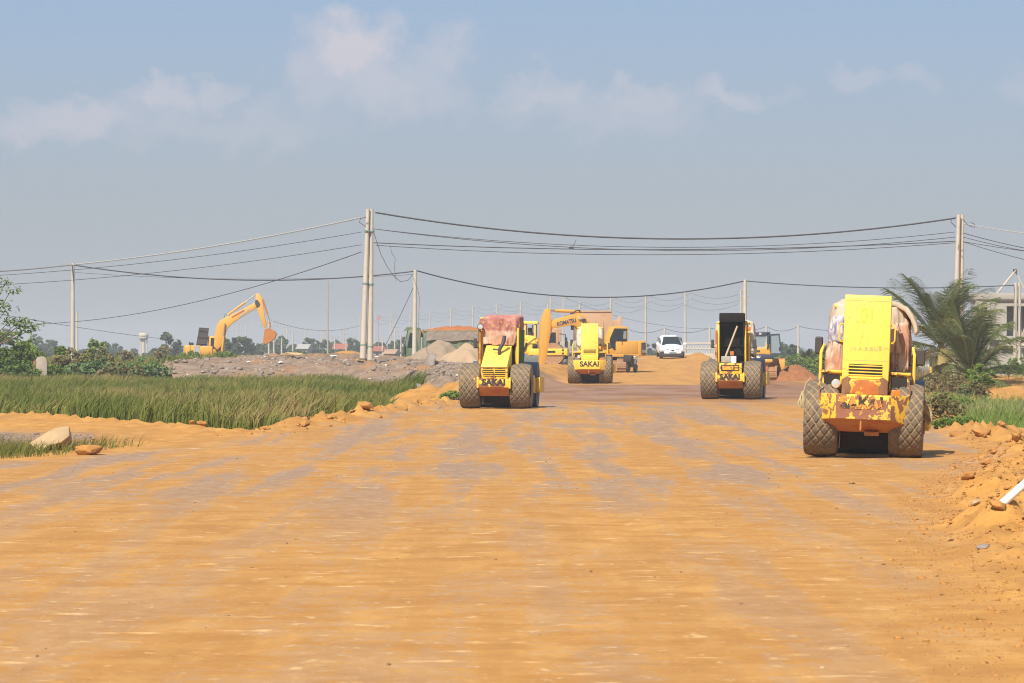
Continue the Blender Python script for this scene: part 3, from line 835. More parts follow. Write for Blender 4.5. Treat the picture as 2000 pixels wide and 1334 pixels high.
def roller_box(label, loc, rot, group, box_text=None, rusty=True, handles=True, drum_rot=0.0):
    """roller with the wide chamfered counterweight and the tall engine hood standing upright"""
    t = thing('road_roller', label, 'road roller', loc, rot, group)
    roller_common(t, 0, drum_rot)
    # --- counterweight
    zt, zf, zb = 1.20, .74, .55
    cw = MB()
    out = [(-.84, -.62), (-.51, -1.02), (.51, -1.02), (.84, -.62), (.84, -.45), (-.84, -.45)]
    low = [(-.80, -.60), (-.48, -.92), (.48, -.92), (.80, -.60), (.80, -.45), (-.80, -.45)]
    vs = [(x, y, zt) for x, y in out] + [(x, y, z) for (x, y), z in zip(out, (.70, .74, .74, .64, .60, .60))] + [(x * .93, y + .34, .50) for x, y in low[:4]] + [(.74, -.42, .50), (-.74, -.42, .50)]
    fs = [(5, 4, 3, 2, 1, 0)] + [(i, (i + 1) % 6, 6 + (i + 1) % 6, 6 + i) for i in range(6)] + [(6 + i, 6 + (i + 1) % 6, 12 + (i + 1) % 6, 12 + i) for i in range(6)] + [(12, 13, 14, 15, 16, 17)]
    cw.add(vs, fs)
    cwm = M['yellow_rust'] if rusty else M['yellow']
    cwo = cw.build('counterweight', [cwm, M['rust']], t, bevel=.014)
    # underside is bare rust
    for p in cwo.data.polygons:
        if p.normal.z < -.25: p.material_index = 1
    if rusty:
        MB().prism([(-.50, .75), (.51, .75), (.515, .80), (.505, 1.19), (.475, 1.19), (.46, .98), (.38, .95), (.30, .99), (.18, .93), (.06, .97), (-.08, .90), (-.22, .95), (-.36, .92), (-.46, .97), (-.475, 1.19), (-.505, 1.19)], -1.026, -1.02, 'y').build('rusted_patch', M['rust_scraped'], cwo)
    MB().tube([(-.03, -.99, .72), (-.03, -.99, .54)], .02).build('tow_pin', M['rust'], cwo)
    MB().box(.03, .3, -.72, -.5, .44, .52).build('tow_hook', M['rust'], t, bevel=.01)
    for sx in (-1, 1):
        MB().tube([(sx * .83, -.58, 1.18), (sx * .845, -.57, 1.34), (sx * .81, -.56, 1.48)], .016).build('bent_rod', M['yellow_rust'], cwo)
    # --- hood
    w = .435
    hood = MB().prism([(-.50, 1.44), (-.40, 3.02), (-.37, 3.05), (-.18, 3.05), (-.14, 3.0), (.10, 1.44)], -w, w, 'x')
    hoo = hood.build('engine_hood', M['hood_paint'], t, bevel=.025)
    # tail panel below the grille
    tail = MB().prism([(-.52, 1.20), (-.52, 1.47), (-.30, 1.47), (-.1, 1.20)], -w + .01, w - .01, 'x')
    to = tail.build('tail_panel', M['yellow_rust2'] if rusty else M['yellow'], t, bevel=.02)
    if rusty:
        for sx in (-1, 1):
            MB().prism([(sx * .425, 1.21), (sx * .27, 1.21), (sx * .255, 1.33), (sx * .30, 1.42), (sx * .27, 1.5), (sx * .33, 1.53), (sx * .425, 1.47)], -.53, -.515, 'y').build('rust_patch', M['rustplate'], to)
    for zz, hh in ((2.945, .004), (1.83, .003)):
        yy = -.50 + (zz - 1.44) * .10 / 1.58
        MB().box(-w + .02, w - .02, yy - .003, yy + .004, zz - hh, zz + hh).build('panel_seam', M['letter_grey'], hoo)
    for sx in (-1, 1):
        MB().tube([(sx * .50, -.30, 1.34), (sx * .58, -.36, 1.30), (sx * .66, -.34, 1.22), (sx * .62, -.30, 1.10)], .022, 8).build('hydraulic_hose', M['black'], t)
    gy = -.487
    g = slats(t, -.31, .31, gy, 1.47, 1.76, 5, M['yellow_clean'], th=.36)
    for sx in (-1, 1):
        if handles:
            MB().tube([(sx * .43, -.33, 2.50), (sx * .49, -.36, 2.50), (sx * .52, -.37, 2.46), (sx * .52, -.39, 2.22), (sx * .49, -.38, 2.17), (sx * .43, -.36, 2.17)], .016).build('grab_handle', M['yellow'], hoo)
        # engine bay sides
        sb = MB().box(sx * .44, sx * .80, -.28, .9, 1.22, 1.58).box(sx * .42, sx * .84, -.34, .95, 1.58, 1.63)
        so_ = sb.build('side_locker', M['yellow_rust'] if rusty else M['yellow'], t, bevel=.012)
        MB().box(sx * .48, sx * .77, -.300, -.284, 1.24, 1.55).build('locker_shade_panel', M['dark'], so_)  # dark sheet on the closed locker, paints a shaded hollow
        MB().tube([(sx * .88, .5, 1.05), (sx * .88, .5, 1.95), (sx * .84, .62, 2.1)], .03).build('guard_post', M['yellow'], t)
    cab_frame(t, 1.26, .60, 1.90)
    mirror_on_arm(t, (-.70, .6, 1.75), (-.93, .6, 2.08), (.15, .09, .33))
    mirror_on_arm(t, (.70, .6, 1.75), (.98, .6, 1.92), (.20, .10, .30))
    lamp = MB().lathe([(.02, .03), (.06, .02), (.085, 0), (.088, .03), (.06, .11), (.02, .12)], (-.54, -.40, 1.38), 'y', 20)
    lo = lamp.build('headlamp', M['yellow'], t)
    MB().lathe([(.005, -.012), (.05, -.008), (.078, .004), (.078, .012)], (-.54, -.41, 1.38), 'y', 20).build('headlamp_lens', M['chrome'], lo)
    MB().obox((.59, -.72, 1.255), (.165, .09, .10)).build('indicator_lamp', M['amber'], t, bevel=.012)
    MB().obox((1.10, .25, .80), (.06, .26, .62)).box(1.0, 1.13, .15, .35, 1.08, 1.13).build('side_step', M['yellow_rust'], t, bevel=.012)
    rp = MB()
    rng = random.Random(3)
    for k in range(7):
        z = 1.0 + rng.uniform(-.08, .1)
        rp.tube([(1.12, .0, z), (1.19, -.02 + rng.uniform(-.1, .1), z - .08), (1.25, .02, z - .16), (1.20, .1, z - .22 + rng.uniform(-.05, .05)), (1.12, .12, z - .15)], .018, 6)
    if rusty: rp.build('tied_rope', M['rope'], t)
    if box_text:
        text_mesh('lettering', box_text, .34, M['letter'], t, (0.0, -1.024, 1.0), spacing=1.0, bold=.012)
    return t, cwo, hoo

M['rust_scraped'] = paint('scraped_rusty_front', (.78, .46, .04), .56, .35, rustcol=(.17, .078, .045), rough=.6, scale=5.5)
M['rustplate'] = paint('dark_rusted_plate', (.17, .075, .035), .12, .3, rustcol=(.27, .11, .05), rough=.7)

def place(px, py_ground, d):
    p = P(px, py_ground, d); return p
GR = 'yellow road rollers parked on the clay'
# nearest roller
p4 = P(1685, 893.5, 72)
r4, cw4, hd4 = roller_box('nearest big yellow roller, hood upright and chipped counterweight full of rust', (p4.x, p4.y, hz(p4.x, p4.y) - .01), (0, R(2.3), R(-7.2)), GR)
# worn letters left on the scraped counterweight, faint marks on its hood
text_mesh('worn_lettering', 'SAKAI', .30, M['letter_worn'], cw4, (-.03, -1.028, 1.04), bold=.016, spacing=1.1, xscale=.92)
HB = math.atan2(.10, 1.58)
def hood_pos(x, z, off=.004): return (x, -.50 + (z - 1.44) * .10 / 1.58 - off, z)
text_mesh('faded_number', '01', .40, M['letter_faint'], hd4, hood_pos(.0, 2.66), (R(90) - HB, 0, 0), bold=.004, xscale=.72)
text_mesh('stencilled_marks', 'JU.A.8.BUB', .10, M['letter_grey'], hd4, hood_pos(-.01, 2.05), (R(90) - HB, 0, 0), spacing=1.25)
def on_roller(root, lp):
    m = Matrix.Translation(root.location) @ root.rotation_euler.to_matrix().to_4x4()
    return m @ Vector(lp)
rz4 = tuple(r4.rotation_euler)
GT = 'cloths wrapped over roller cabs'
tarp('cab_cover', 'beige cloth hood with a jutting roof edge over the nearest roller cab', GT, on_roller(r4, (.0, 1.25, 2.93)), (1.46, 1.7, 1.12), M['cloth_beige'], 3, .07, .35, rz4, kx=6)
tarp('cab_cover', 'rose-brown cloth bundled at the right side of the nearest roller cab', GT, on_roller(r4, (.50, .72, 2.62)), (.52, .6, 1.02), M['cloth_rose'], 8, .08, .25, rz4, kx=9, n=30)
tarp('cab_cover', 'rose cloth knotted low at the left side of the nearest roller cab', GT, on_roller(r4, (-.50, .62, 2.20)), (.40, .5, .75), M['cloth_rose'], 12, .08, .25, rz4, kx=10, n=28)
tarp('cab_cover', 'white and purple printed cloth at the upper left of the nearest roller cab', GT, on_roller(r4, (-.53, .60, 2.68)), (.32, .45, .52), M['cloth_print'], 14, .07, .15, rz4, kx=10, n=26)
# mattress-like roof edge drooping at the right
def roof_pad():
    mb = MB()
    prof = [(.30, 2.98), (.50, 2.96), (.70, 2.87), (.82, 2.72), (.90, 2.55), (.93, 2.42)]
    th = .09
    lower = [(x - .02 - .05 * i / 5, z - th) for i, (x, z) in enumerate(prof)]
    mb.prism(prof + lower[::-1], .45, 1.9, 'y')
    o = mb.build('cab_roof_pad', M['cloth_beige'], None, bevel=.03)
    o.location = r4.location; o.rotation_euler = r4.rotation_euler
    tag(o, 'thick beige pad curling down over the right edge of the nearest roller cab', 'roof pad')
roof_pad()
def rope_bundle():
    mb = MB(); rng = random.Random(5)
    for k in range(16):
        a = rng.uniform(0, 6.28)
        mb.tube([(0, 0, .16), (math.cos(a) * .04, math.sin(a) * .04, .05), (math.cos(a) * .07 + rng.uniform(-.03, .03), math.sin(a) * .06, -.06), (math.cos(a) * .05, math.sin(a) * .03, -.15)], .009, 5)
    mb.tube([(.02, 0, .14), (.07, .05, .3), (.18, .2, .42)], .007, 5)
    o = mb.build('rope_bundle', M['rope'], None)
    o.location = on_roller(r4, (-1.17, -.1, 1.05))
    tag(o, 'frayed pale rope bundle hanging beside the nearest roller\'s left tyre', 'rope')
rope_bundle()

# far roller of the same kind
p2 = P(1152, 749, 194)
r2, cw2, hd2 = roller_box('clean bright yellow roller with upright hood in front of the orange excavator', (p2.x, p2.y, hz(p2.x, p2.y) - .01), (0, 0, R(-2.2)), GR, box_text=None, rusty=False, handles=False, drum_rot=R(-2))
text_mesh('lettering', 'SAKAI', .36, M['letter'], cw2, (0, -1.026, 1.0), bold=.012, xscale=1.0)
tarp('cab_cover', 'cream cloth over the cab of the roller in front of the orange excavator', GT, on_roller(r2, (.0, 1.2, 2.90)), (1.36, 1.6, .95), M['cloth_cream'], 21, .04, .15, tuple(r2.rotation_euler), n=30)

def roller_lug(label, loc, rot, group, open_hood, drum_rot=0, text=True, green=False, drum_x=0.0):
    """roller with the narrow counterweight and towing lugs"""
    t = thing('road_roller', label, 'road roller', loc, rot, group)
    roller_common(t, drum_x, drum_rot)
    cw = MB().prism([(-.80, .70), (-.80, .96), (-.40, .96), (-.40, .42), (-.55, .42)], -.465, .465, 'x')
    cwo = cw.build('counterweight', [M['yellow_rust'], M['rust']], t, bevel=.014)
    for p in cwo.data.polygons:
        if p.center.z < .69 and p.normal.y < .2: p.material_index = 1
    for sx in (-1, 1):
        lug = MB().box(sx * .465, sx * .53, -.83, -.45, .66, 1.0)
        lo = lug.build('lug_plate', M['yellow'], t, bevel=.012)
        ring = MB()
        path = [(sx * .63 + .07 * math.cos(a), -.62, .87 + .07 * math.sin(a)) for a in np.linspace(0, 2 * PI, 17)]
        ring.tube(path, .032, 8).box(sx * .53, sx * .575, -.65, -.59, .80, .94)
        ring.build('towing_eye', M['yellow'], lo)
    gp = MB().box(-.42, .42, -.74, -.3, .96, 1.35)
    go = gp.build('grille_panel', M['yellow_rust'], t, bevel=.014)
    if open_hood:
        MB().box(-.33, .33, -.752, -.738, 1.06, 1.28).build('grille_shade_panel', M['dark'], go)  # dark sheet on the solid panel, paints the shade behind the grille
        MB().box(-.28, .12, -.765, -.745, 1.10, 1.25).build('grille_plate', M['yellow_rust2'], go, bevel=.006)
        for k in range(3): MB().box(.16, .30, -.765, -.745, 1.09 + k * .06, 1.12 + k * .06).build('slat', M['yellow'], go)
    else:
        slats(t, -.34, -.03, -.745, 1.03, 1.27, 4, M['yellow'], th=.42)
        slats(t, .03, .34, -.745, 1.03, 1.27, 4, M['yellow'], th=.42)
        MB().prism([(-.76, 1.30), (-.80, 1.33), (-.77, 1.36), (.60, 1.99), (.72, 1.99), (.72, 1.15), (-.3, 1.15)], -.41, .41, 'x').build('engine_hood', M['yellow_clean'], t, bevel=.03)
    if text:
        text_mesh('lettering', 'SAKAI', .27, M['letter'], cwo, (0, -.804, .84), bold=.014, xscale=1.0)
    # engine bay
    if open_hood:
        eb = MB().box(-.40, .40, -.3, .8, 1.0, 1.36)
        eb.build('engine_bay', M['dark'], t)
        eg = MB().box(-.22, .30, .1, .7, 1.36, 1.85).cyl((.22, -.05, 1.72), (.22, .35, 1.72), .16).cyl((-.1, .0, 1.6), (-.1, .3, 1.6), .12).box(-.05, .12, -.15, .05, 1.62, 1.8)
        eg.build('engine', M['soot'], t, bevel=.02)
        MB().box(-.05, .10, -.2, -.1, 1.62, 1.78).build('fuel_filter', M['rust'], t, bevel=.02)
        MB().box(-.36, .20, -.34, -.05, 1.36, 1.60).build('battery_box', M['concrete_d'], t, bevel=.02)
        MB().box(.02, .18, -.345, -.338, 1.36, 1.6).build('battery_label', M['white'], t)
        # raised hood seen from its black underside
        hd = MB()
        hd.prism([(.55, 1.40), (.50, 3.10), (.56, 3.18), (.62, 3.18), (.70, 1.40)], -.44, .44, 'x')
        hd.prism([(.55, 1.40), (.10, 1.9), (-.02, 3.10), (.04, 3.18), (.60, 3.18), (.62, 1.40)], -.455, -.42, 'x')
        hd.prism([(.55, 1.40), (.10, 1.9), (-.02, 3.10), (.04, 3.18), (.60, 3.18), (.62, 1.40)], .42, .455, 'x')
        hd.box(-.44, .44, .02, .58, 3.14, 3.185)
        hd.prism([(-.02, 2.86), (-.02, 3.10), (.04, 3.16), (.10, 3.14), (.05, 2.86)], -.43, .43, 'x')
        for z in (2.40, 1.95): hd.box(-.42, .42, .40, .52, z, z + .06)
        ho = hd.build('engine_hood', M['soot'], t, bevel=.01)
        MB().tube([(-.28, -.33, 1.38), (.20, .10, 2.70)], .035, 10).build('hood_prop', M['wood'], t)
        for sx in (-1, 1):
            MB().prism([(.2, 1.3), (.12, 2.2), (.2, 2.75), (.6, 2.75), (.6, 1.3)], sx * .46, sx * .52, 'x').build('cab_side_panel', M['yellow'], t, bevel=.01)
        MB().obox((.56, .45, 2.62), (.22, .12, .13)).build('indicator_lamp', M['amber'], t, bevel=.02)
        MB().obox((.56, .45, 2.49), (.2, .14, .08)).build('lamp_bracket', M['yellow'], t, bevel=.02)
    else:
        ex = MB().tube([(.08, .0, 1.62), (.08, .0, 1.84), (.10, .02, 1.92), (.15, .06, 2.0), (.20, .1, 2.12), (.22, .12, 2.3)], [.055, .055, .06, .06, .06, .06], 12).tube([(.06, .0, 1.86), (-.12, .0, 1.87)], .03, 8)
        ex.build('exhaust_pipe', M['mirror'], t)
    cab_frame(t, 1.16, .72, 1.85, panel=False)
    for sx in (-1, 1):
        MB().tube([(sx * .60, .55, 1.2), (sx * .60, .55, 2.55)], .04, 10).build('guard_post', M['yellow'] if sx > 0 else M['yellow_rust2'], t)
    mirror_on_arm(t, (-.62, .56, 1.9), (-.74, .5, 2.05), (.11, .07, .32))
    if open_hood: mirror_on_arm(t, (.62, .56, 1.9), (.80, .5, 2.05), (.15, .07, .34))
    else:
        wl_ = MB().lathe([(.02, .05), (.08, .03), (.1, -.03), (.09, -.05), (.02, -.055)], (-.58, .48, 2.57), 'y', 16)
        wo = wl_.build('work_lamp', M['black'], t)
        MB().lathe([(.01, -.062), (.075, -.058), (.08, -.05)], (-.58, .48, 2.57), 'y', 16).build('lamp_lens', M['chrome'], wo)
    if green:
        for sx in (-1, 1):
            MB().prism([(.62, 1.25), (.58, 1.9), (.62, 2.5), (1.9, 2.5), (1.9, 1.25)], sx * .62, sx * .67, 'x').build('green_side_curtain', M['green_cloth'], t, bevel=.015)
        MB().box(-.60, .60, .72, .76, 1.26, 2.05).build('cab_rear_panel', M['dark'], t)
    MB().obox((.98, 1.5, .78), (.1, .5, .55)).build('side_step', M['yellow'], t, bevel=.02)
    return t
p1 = P(969, 796, 120)
r1 = roller_lug('yellow roller at the left road edge with red patterned cloth over its cab', (p1.x, p1.y, hz(p1.x, p1.y) - .02), (0, R(.8), R(-6)), GR, False, R(1.5), True, True)
tarp('cab_cover', 'red patterned cloth with flower bands over the left roller cab', GT, on_roller(r1, (.02, 1.15, 2.92)), (1.32, 1.4, .88), M['cloth_red'], 33, .075, .14, tuple(r1.rotation_euler), kx=4, lean=.04, taper=.16)
p3 = P(1429, 781, 141)
r3 = roller_lug('yellow roller with raised hood showing its black engine bay', (p3.x, p3.y, hz(p3.x, p3.y) - .02), (0, 0, R(-7.5)), GR, True, R(1), True, False)
tarp('cab_cover', 'dirty white cloth over the cab behind the raised black hood', GT, on_roller(r3, (.05, 1.3, 2.93)), (1.42, 1.35, 1.3), M['cloth_cream'], 41, .05, .2, tuple(r3.rotation_euler), n=36)

# small roller half hidden behind the nearest one, at the foot of the palms
def small_roller():
    p = P(1772, 772, 222)
    t = thing('road_roller', 'low yellow roller half hidden behind the nearest roller, shiny front drum', 'road roller', (p.x, p.y, hz(p.x, p.y) - .02), (0, 0, R(178)), GR)
    tyre(t, -.79); tyre(t, .79)
    MB().prism([(-.9, .7), (-.9, 1.45), (.3, 1.55), (1.2, 1.3), (1.2, .7)], -.55, .55, 'x').build('body', M['yellow'], t, bevel=.03)
    for sx in (-1, 1):
        for yy in (.2, 1.1): MB().box(sx * .62, sx * .56, yy, yy + .06, 1.3, 2.15).build('canopy_post', M['yellow'], t)
        MB().box(sx * 1.05, sx * 1.17, 1.4, 3.6, .5, .95).build('drum_frame', M['yellow'], t, bevel=.02)
    MB().lathe([(.5, -.99), (.70, -1.05), (.73, -1.04), (.73, 1.04), (.70, 1.05), (.5, .99)], n=48).build('drum', M['steel'], t, loc=(0, 2.6, .72))
    MB().box(-.95, .95, 1.9, 2.0, .95, 1.3).build('drum_guard', M['navy'], t, bevel=.03)
    tarp('cab_cover', 'cream cloth over the canopy of the low roller behind the nearest roller', GT, (p.x, p.y - .7, t.location.z + 2.27), (1.45, 1.3, .38), M['cloth_cream'], 51, .03, .1, (0, 0, 0), n=22)
small_roller()

# ------------------------------------------------------------------ excavators
def track_unit(parent, y, mat=None, L_=3.9, w=.6, h=.86):
    """one crawler track along x with its shoes"""
    mb = MB(); r = h / 2; xs = L_ / 2 - r
    path = [(-xs + i * .19, r, PI / 2) for i in range(int(2 * xs / .19) + 1)]
    pts = []
    per = 4 * xs + 2 * PI * r; n = int(per / .19)
    for k in range(n):
        s_ = k * per / n
        if s_ < 2 * xs: x, z, a = -xs + s_, h, 0
        elif s_ < 2 * xs + PI * r:
            q = (s_ - 2 * xs) / r; x, z, a = xs + r * math.sin(q), r + r * math.cos(q), q
        elif s_ < 4 * xs + PI * r: x, z, a = xs - (s_ - 2 * xs - PI * r), 0, PI
        else:
            q = (s_ - 4 * xs - PI * r) / r; x, z, a = -xs - r * math.sin(q), r - r * math.cos(q), PI + q
        mb.obox((x, y, z), (.17, w, .035), (0, a, 0)); mb.obox((x + .03 * math.sin(a), y, z + .03 * math.cos(a)), (.03, w, .05), (0, a, 0))
    t = mb.build('track', M['track'], parent)
    fr = MB().prism([(-xs, .15), (xs, .15), (xs + .25, r), (xs, h - .15), (-xs, h - .15), (-xs - .25, r)], y - w * .3, y + w * .3, 'y')
    for k in range(6): fr.cyl((-xs + k * 2 * xs / 5, y - w * .36, .2), (-xs + k * 2 * xs / 5, y + w * .36, .2), .14, n=12)
    for sx in (-1, 1): fr.cyl((sx * xs, y - w * .34, r), (sx * xs, y + w * .34, r), r * .8, n=18)
    fr.build('track_frame', M['rust'], t)
    return t
def cyl_rod(parent, a, b, y, r=.075, split=.6, mat='orange_yellow', name='hydraulic_cylinder'):
    A, B = Vector((a[0], y, a[1])), Vector((b[0], y, b[1])); C_ = A.lerp(B, split)
    o = MB().cyl(A, C_, r, n=12).build(name, M[mat], parent)
    MB().cyl(C_, B, r * .55, n=10).build('piston_rod', M['steel'], o)
    return o
def upper_body(t, tail, mat, cab_side=1, logo=None):
    """tail: x of the rear; swing centre at 0"""
    MB().cyl((0, 0, .75), (0, 0, 1.05), .62, n=24).build('slew_ring', M['dark'], t)
    MB().box(tail + .55, 1.0, -1.30, 1.30, 1.02, 1.22).build('deck', M[mat], t, bevel=.02)
    cwp = [(tail + .12, -1.25), (tail, -1.0), (tail - .08, 0), (tail, 1.0), (tail + .12, 1.25), (tail + .62, 1.32), (tail + .62, -1.32)]
    cw = MB().prism(cwp, 1.08, 2.08, 'z').build('counterweight', M[mat], t, bevel=.07)
    eng = MB().box(tail + .63, -.05, -1.30, 1.30, 1.22, 2.05).build('engine_housing', M[mat], t, bevel=.04)
    return cw, eng
def boom_set(t, boom, arm, bucket, y0, bw, aw, mat, bucket_mat='rust', cyls=(), teeth=None, buck_w=1.0):
    b = MB().prism(boom, y0 - bw / 2, y0 + bw / 2, 'y').build('boom', M[mat], t, bevel=.025)
    a = MB().prism(arm, y0 - aw / 2, y0 + aw / 2, 'y').build('arm', M[mat], t, bevel=.02)
    k = MB()
    n = len(bucket)
    # an open bucket: two cheeks and a curved back sheet
    k.prism(bucket, y0 - buck_w / 2, y0 - buck_w / 2 + .04, 'y'); k.prism(bucket, y0 + buck_w / 2 - .04, y0 + buck_w / 2, 'y')
    for i in range(n - 2):
        p, q = Vector((bucket[i][0], 0, bucket[i][1])), Vector((bucket[i + 1][0], 0, bucket[i + 1][1]))
        d = q - p; ang = -math.atan2(d.z, d.x)
        k.obox(((p.x + q.x) / 2, y0, (p.z + q.z) / 2), (d.length + .02, buck_w - .085, .045), (0, ang, 0))
    kb = k.build('bucket', M[bucket_mat], t)
    if teeth:
        (tx, tz), (dx, dz) = teeth
        for j in range(5):
            yy = y0 + (j - 2) * buck_w * .22
            MB().obox((tx + dx * .1, yy, tz + dz * .1), (.24, .09, .07), (0, -math.atan2(dz, dx), 0)).build('tooth', M['steel'], kb)
    return b, a, kb

def excavator_far():
    base = P(420, 719, 346)
    t = thing('excavator', 'orange-yellow excavator beyond the left scrub with its arm raised and rusty bucket hanging', 'excavator', (base.x - 1.2, base.y, EYE - (719 - HOR) / FPX * 346))
    zb = EYE - (719 - HOR) / FPX * 340 - t.location.z
    def q(zx, zy):       # side-view sketch, metres
        return ((zx - 420) / 163.0, (1165 - zy) / 163.0 + 1.0)
    for y in (-1.1, 1.1): track_unit(t, y)
    MB().box(-1.2, 1.2, -.9, .9, .5, .8).build('undercarriage', M['track'], t)
    cw, eng = upper_body(t, q(170, 0)[0], 'orange_yellow')
    MB().box(-.30, 1.05, -1.28, -.35, 1.22, 1.98).build('fuel_tank_housing', M['orange_yellow'], t, bevel=.03)
    MB().prism([(-.62, 1.3), (-.60, 2.02), (-.08, 2.02), (-.02, 1.3)], -1.325, -1.315, 'y').build('grey_side_decal', M['grey_paint'], eng)
    # raised engine cover
    cov = MB()
    a, b_, c_, d_ = q(335, 1000), q(380, 730), q(525, 740), q(495, 1000)
    cov.prism([(a[0], a[1]), (b_[0], b_[1]), (c_[0], c_[1]), (d_[0], d_[1])], .1, .16, 'y')
    for u in (.1, .45, .8):
        cov.prism([(a[0] + (b_[0] - a[0]) * u, a[1] + (b_[1] - a[1]) * u), (d_[0] + (c_[0] - d_[0]) * u, d_[1] + (c_[1] - d_[1]) * u), (d_[0] + (c_[0] - d_[0]) * u, d_[1] + .07 + (c_[1] - d_[1]) * u), (a[0] + (b_[0] - a[0]) * u, a[1] + .07 + (b_[1] - a[1]) * u)], .03, .1, 'y')
    cov.build('raised_engine_cover', M['mirror'], t)
    MB().cyl((q(280, 0)[0], -.4, 2.05), (q(280, 0)[0], -.4, 2.3), .16).cyl((q(245, 0)[0], -.2, 2.05), (q(245, 0)[0], -.2, 2.35), .06).build('exhaust_stack', M['dark'], t)
    # cab on its far side
    c0, c1 = q(500, 0)[0], q(690, 0)[0]
    cab = MB().prism([(c0, 1.22), (c0 + .02, 2.80), (c0 + .15, 2.9), (c1 - .25, 2.9), (c1 + .1, 2.1), (c1 + .1, 1.22)], .30, 1.25, 'y').build('cab', M['orange_yellow'], t, bevel=.04)
    MB().prism([(c0 + .28, 1.75), (c0 + .30, 2.72), (c1 - .28, 2.75), (c1 + .02, 2.1), (c1 + .02, 1.75)], .285, .296, 'y').build('cab_window', M['glass'], cab)
    boom = [q(*p) for p in [(600, 1010), (612, 860), (640, 720), (665, 665), (700, 622), (760, 588), (1000, 478), (1190, 372), (1215, 372), (1240, 392), (1228, 430), (1190, 470), (1000, 582), (860, 682), (808, 735), (780, 790), (755, 900), (700, 1015), (650, 1060)]]
    arm = [q(*p) for p in [(1215, 238), (1245, 230), (1275, 240), (1305, 290), (1322, 380), (1345, 560), (1372, 705), (1350, 745), (1325, 720), (1285, 600), (1232, 450), (1210, 340)]]
    bucket = [q(*p) for p in [(1350, 760), (1400, 745), (1450, 768), (1498, 790), (1518, 825), (1500, 880), (1450, 930), (1375, 970), (1325, 968), (1330, 900)]]
    b, a_, k = boom_set(t, boom, arm, bucket, .0, .5, .36, 'orange_yellow', 'rust', teeth=(q(1345, 965), (-.7, -.7)), buck_w=1.1)
    cyl_rod(b, q(800, 548), q(1208, 250), 0, .10, .62)
    for y in (-.42, .42): cyl_rod(b, q(722, 1090), q(768, 670), y, .10, .55)
    cyl_rod(a_, q(1318, 320), q(1420, 640), 0, .075, .7, 'rust')
    MB().tube([Vector((q(1340, 672)[0], 0, q(1340, 672)[1])), Vector((q(1425, 650)[0], 0, q(1425, 650)[1])), Vector((q(1420, 745)[0], 0, q(1420, 745)[1]))], .07, 8).build('bucket_link', M['rust'], a_)
    MB().tube([Vector((q(*p)[0], .1, q(*p)[1])) for p in [(745, 590), (760, 545), (800, 540), (840, 560)]], .03, 6).build('hydraulic_hose', M['black'], b)
    MB().prism([q(*p) for p in [(1212, 330), (1240, 325), (1280, 380), (1262, 415), (1225, 430), (1205, 380)]], -.27, -.262, 'y').build('dark_pivot_plate', M['mirror'], b)
    # painted lettering along the boom (two lines, unreadable at this distance)
    ang = math.atan2(q(1130, 440)[1] - q(860, 590)[1], q(1130, 440)[0] - q(860, 590)[0])
    MB().prism([q(*p) for p in [(860, 575), (1045, 468), (1052, 486), (866, 592)]], -.268, -.258, 'y').build('red_side_marking', M['letter_red'], b)
    MB().prism([q(*p) for p in [(975, 560), (1130, 448), (1138, 468), (985, 584)]], -.268, -.258, 'y').build('grey_side_marking', M['grey_paint'], b)
excavator_far()

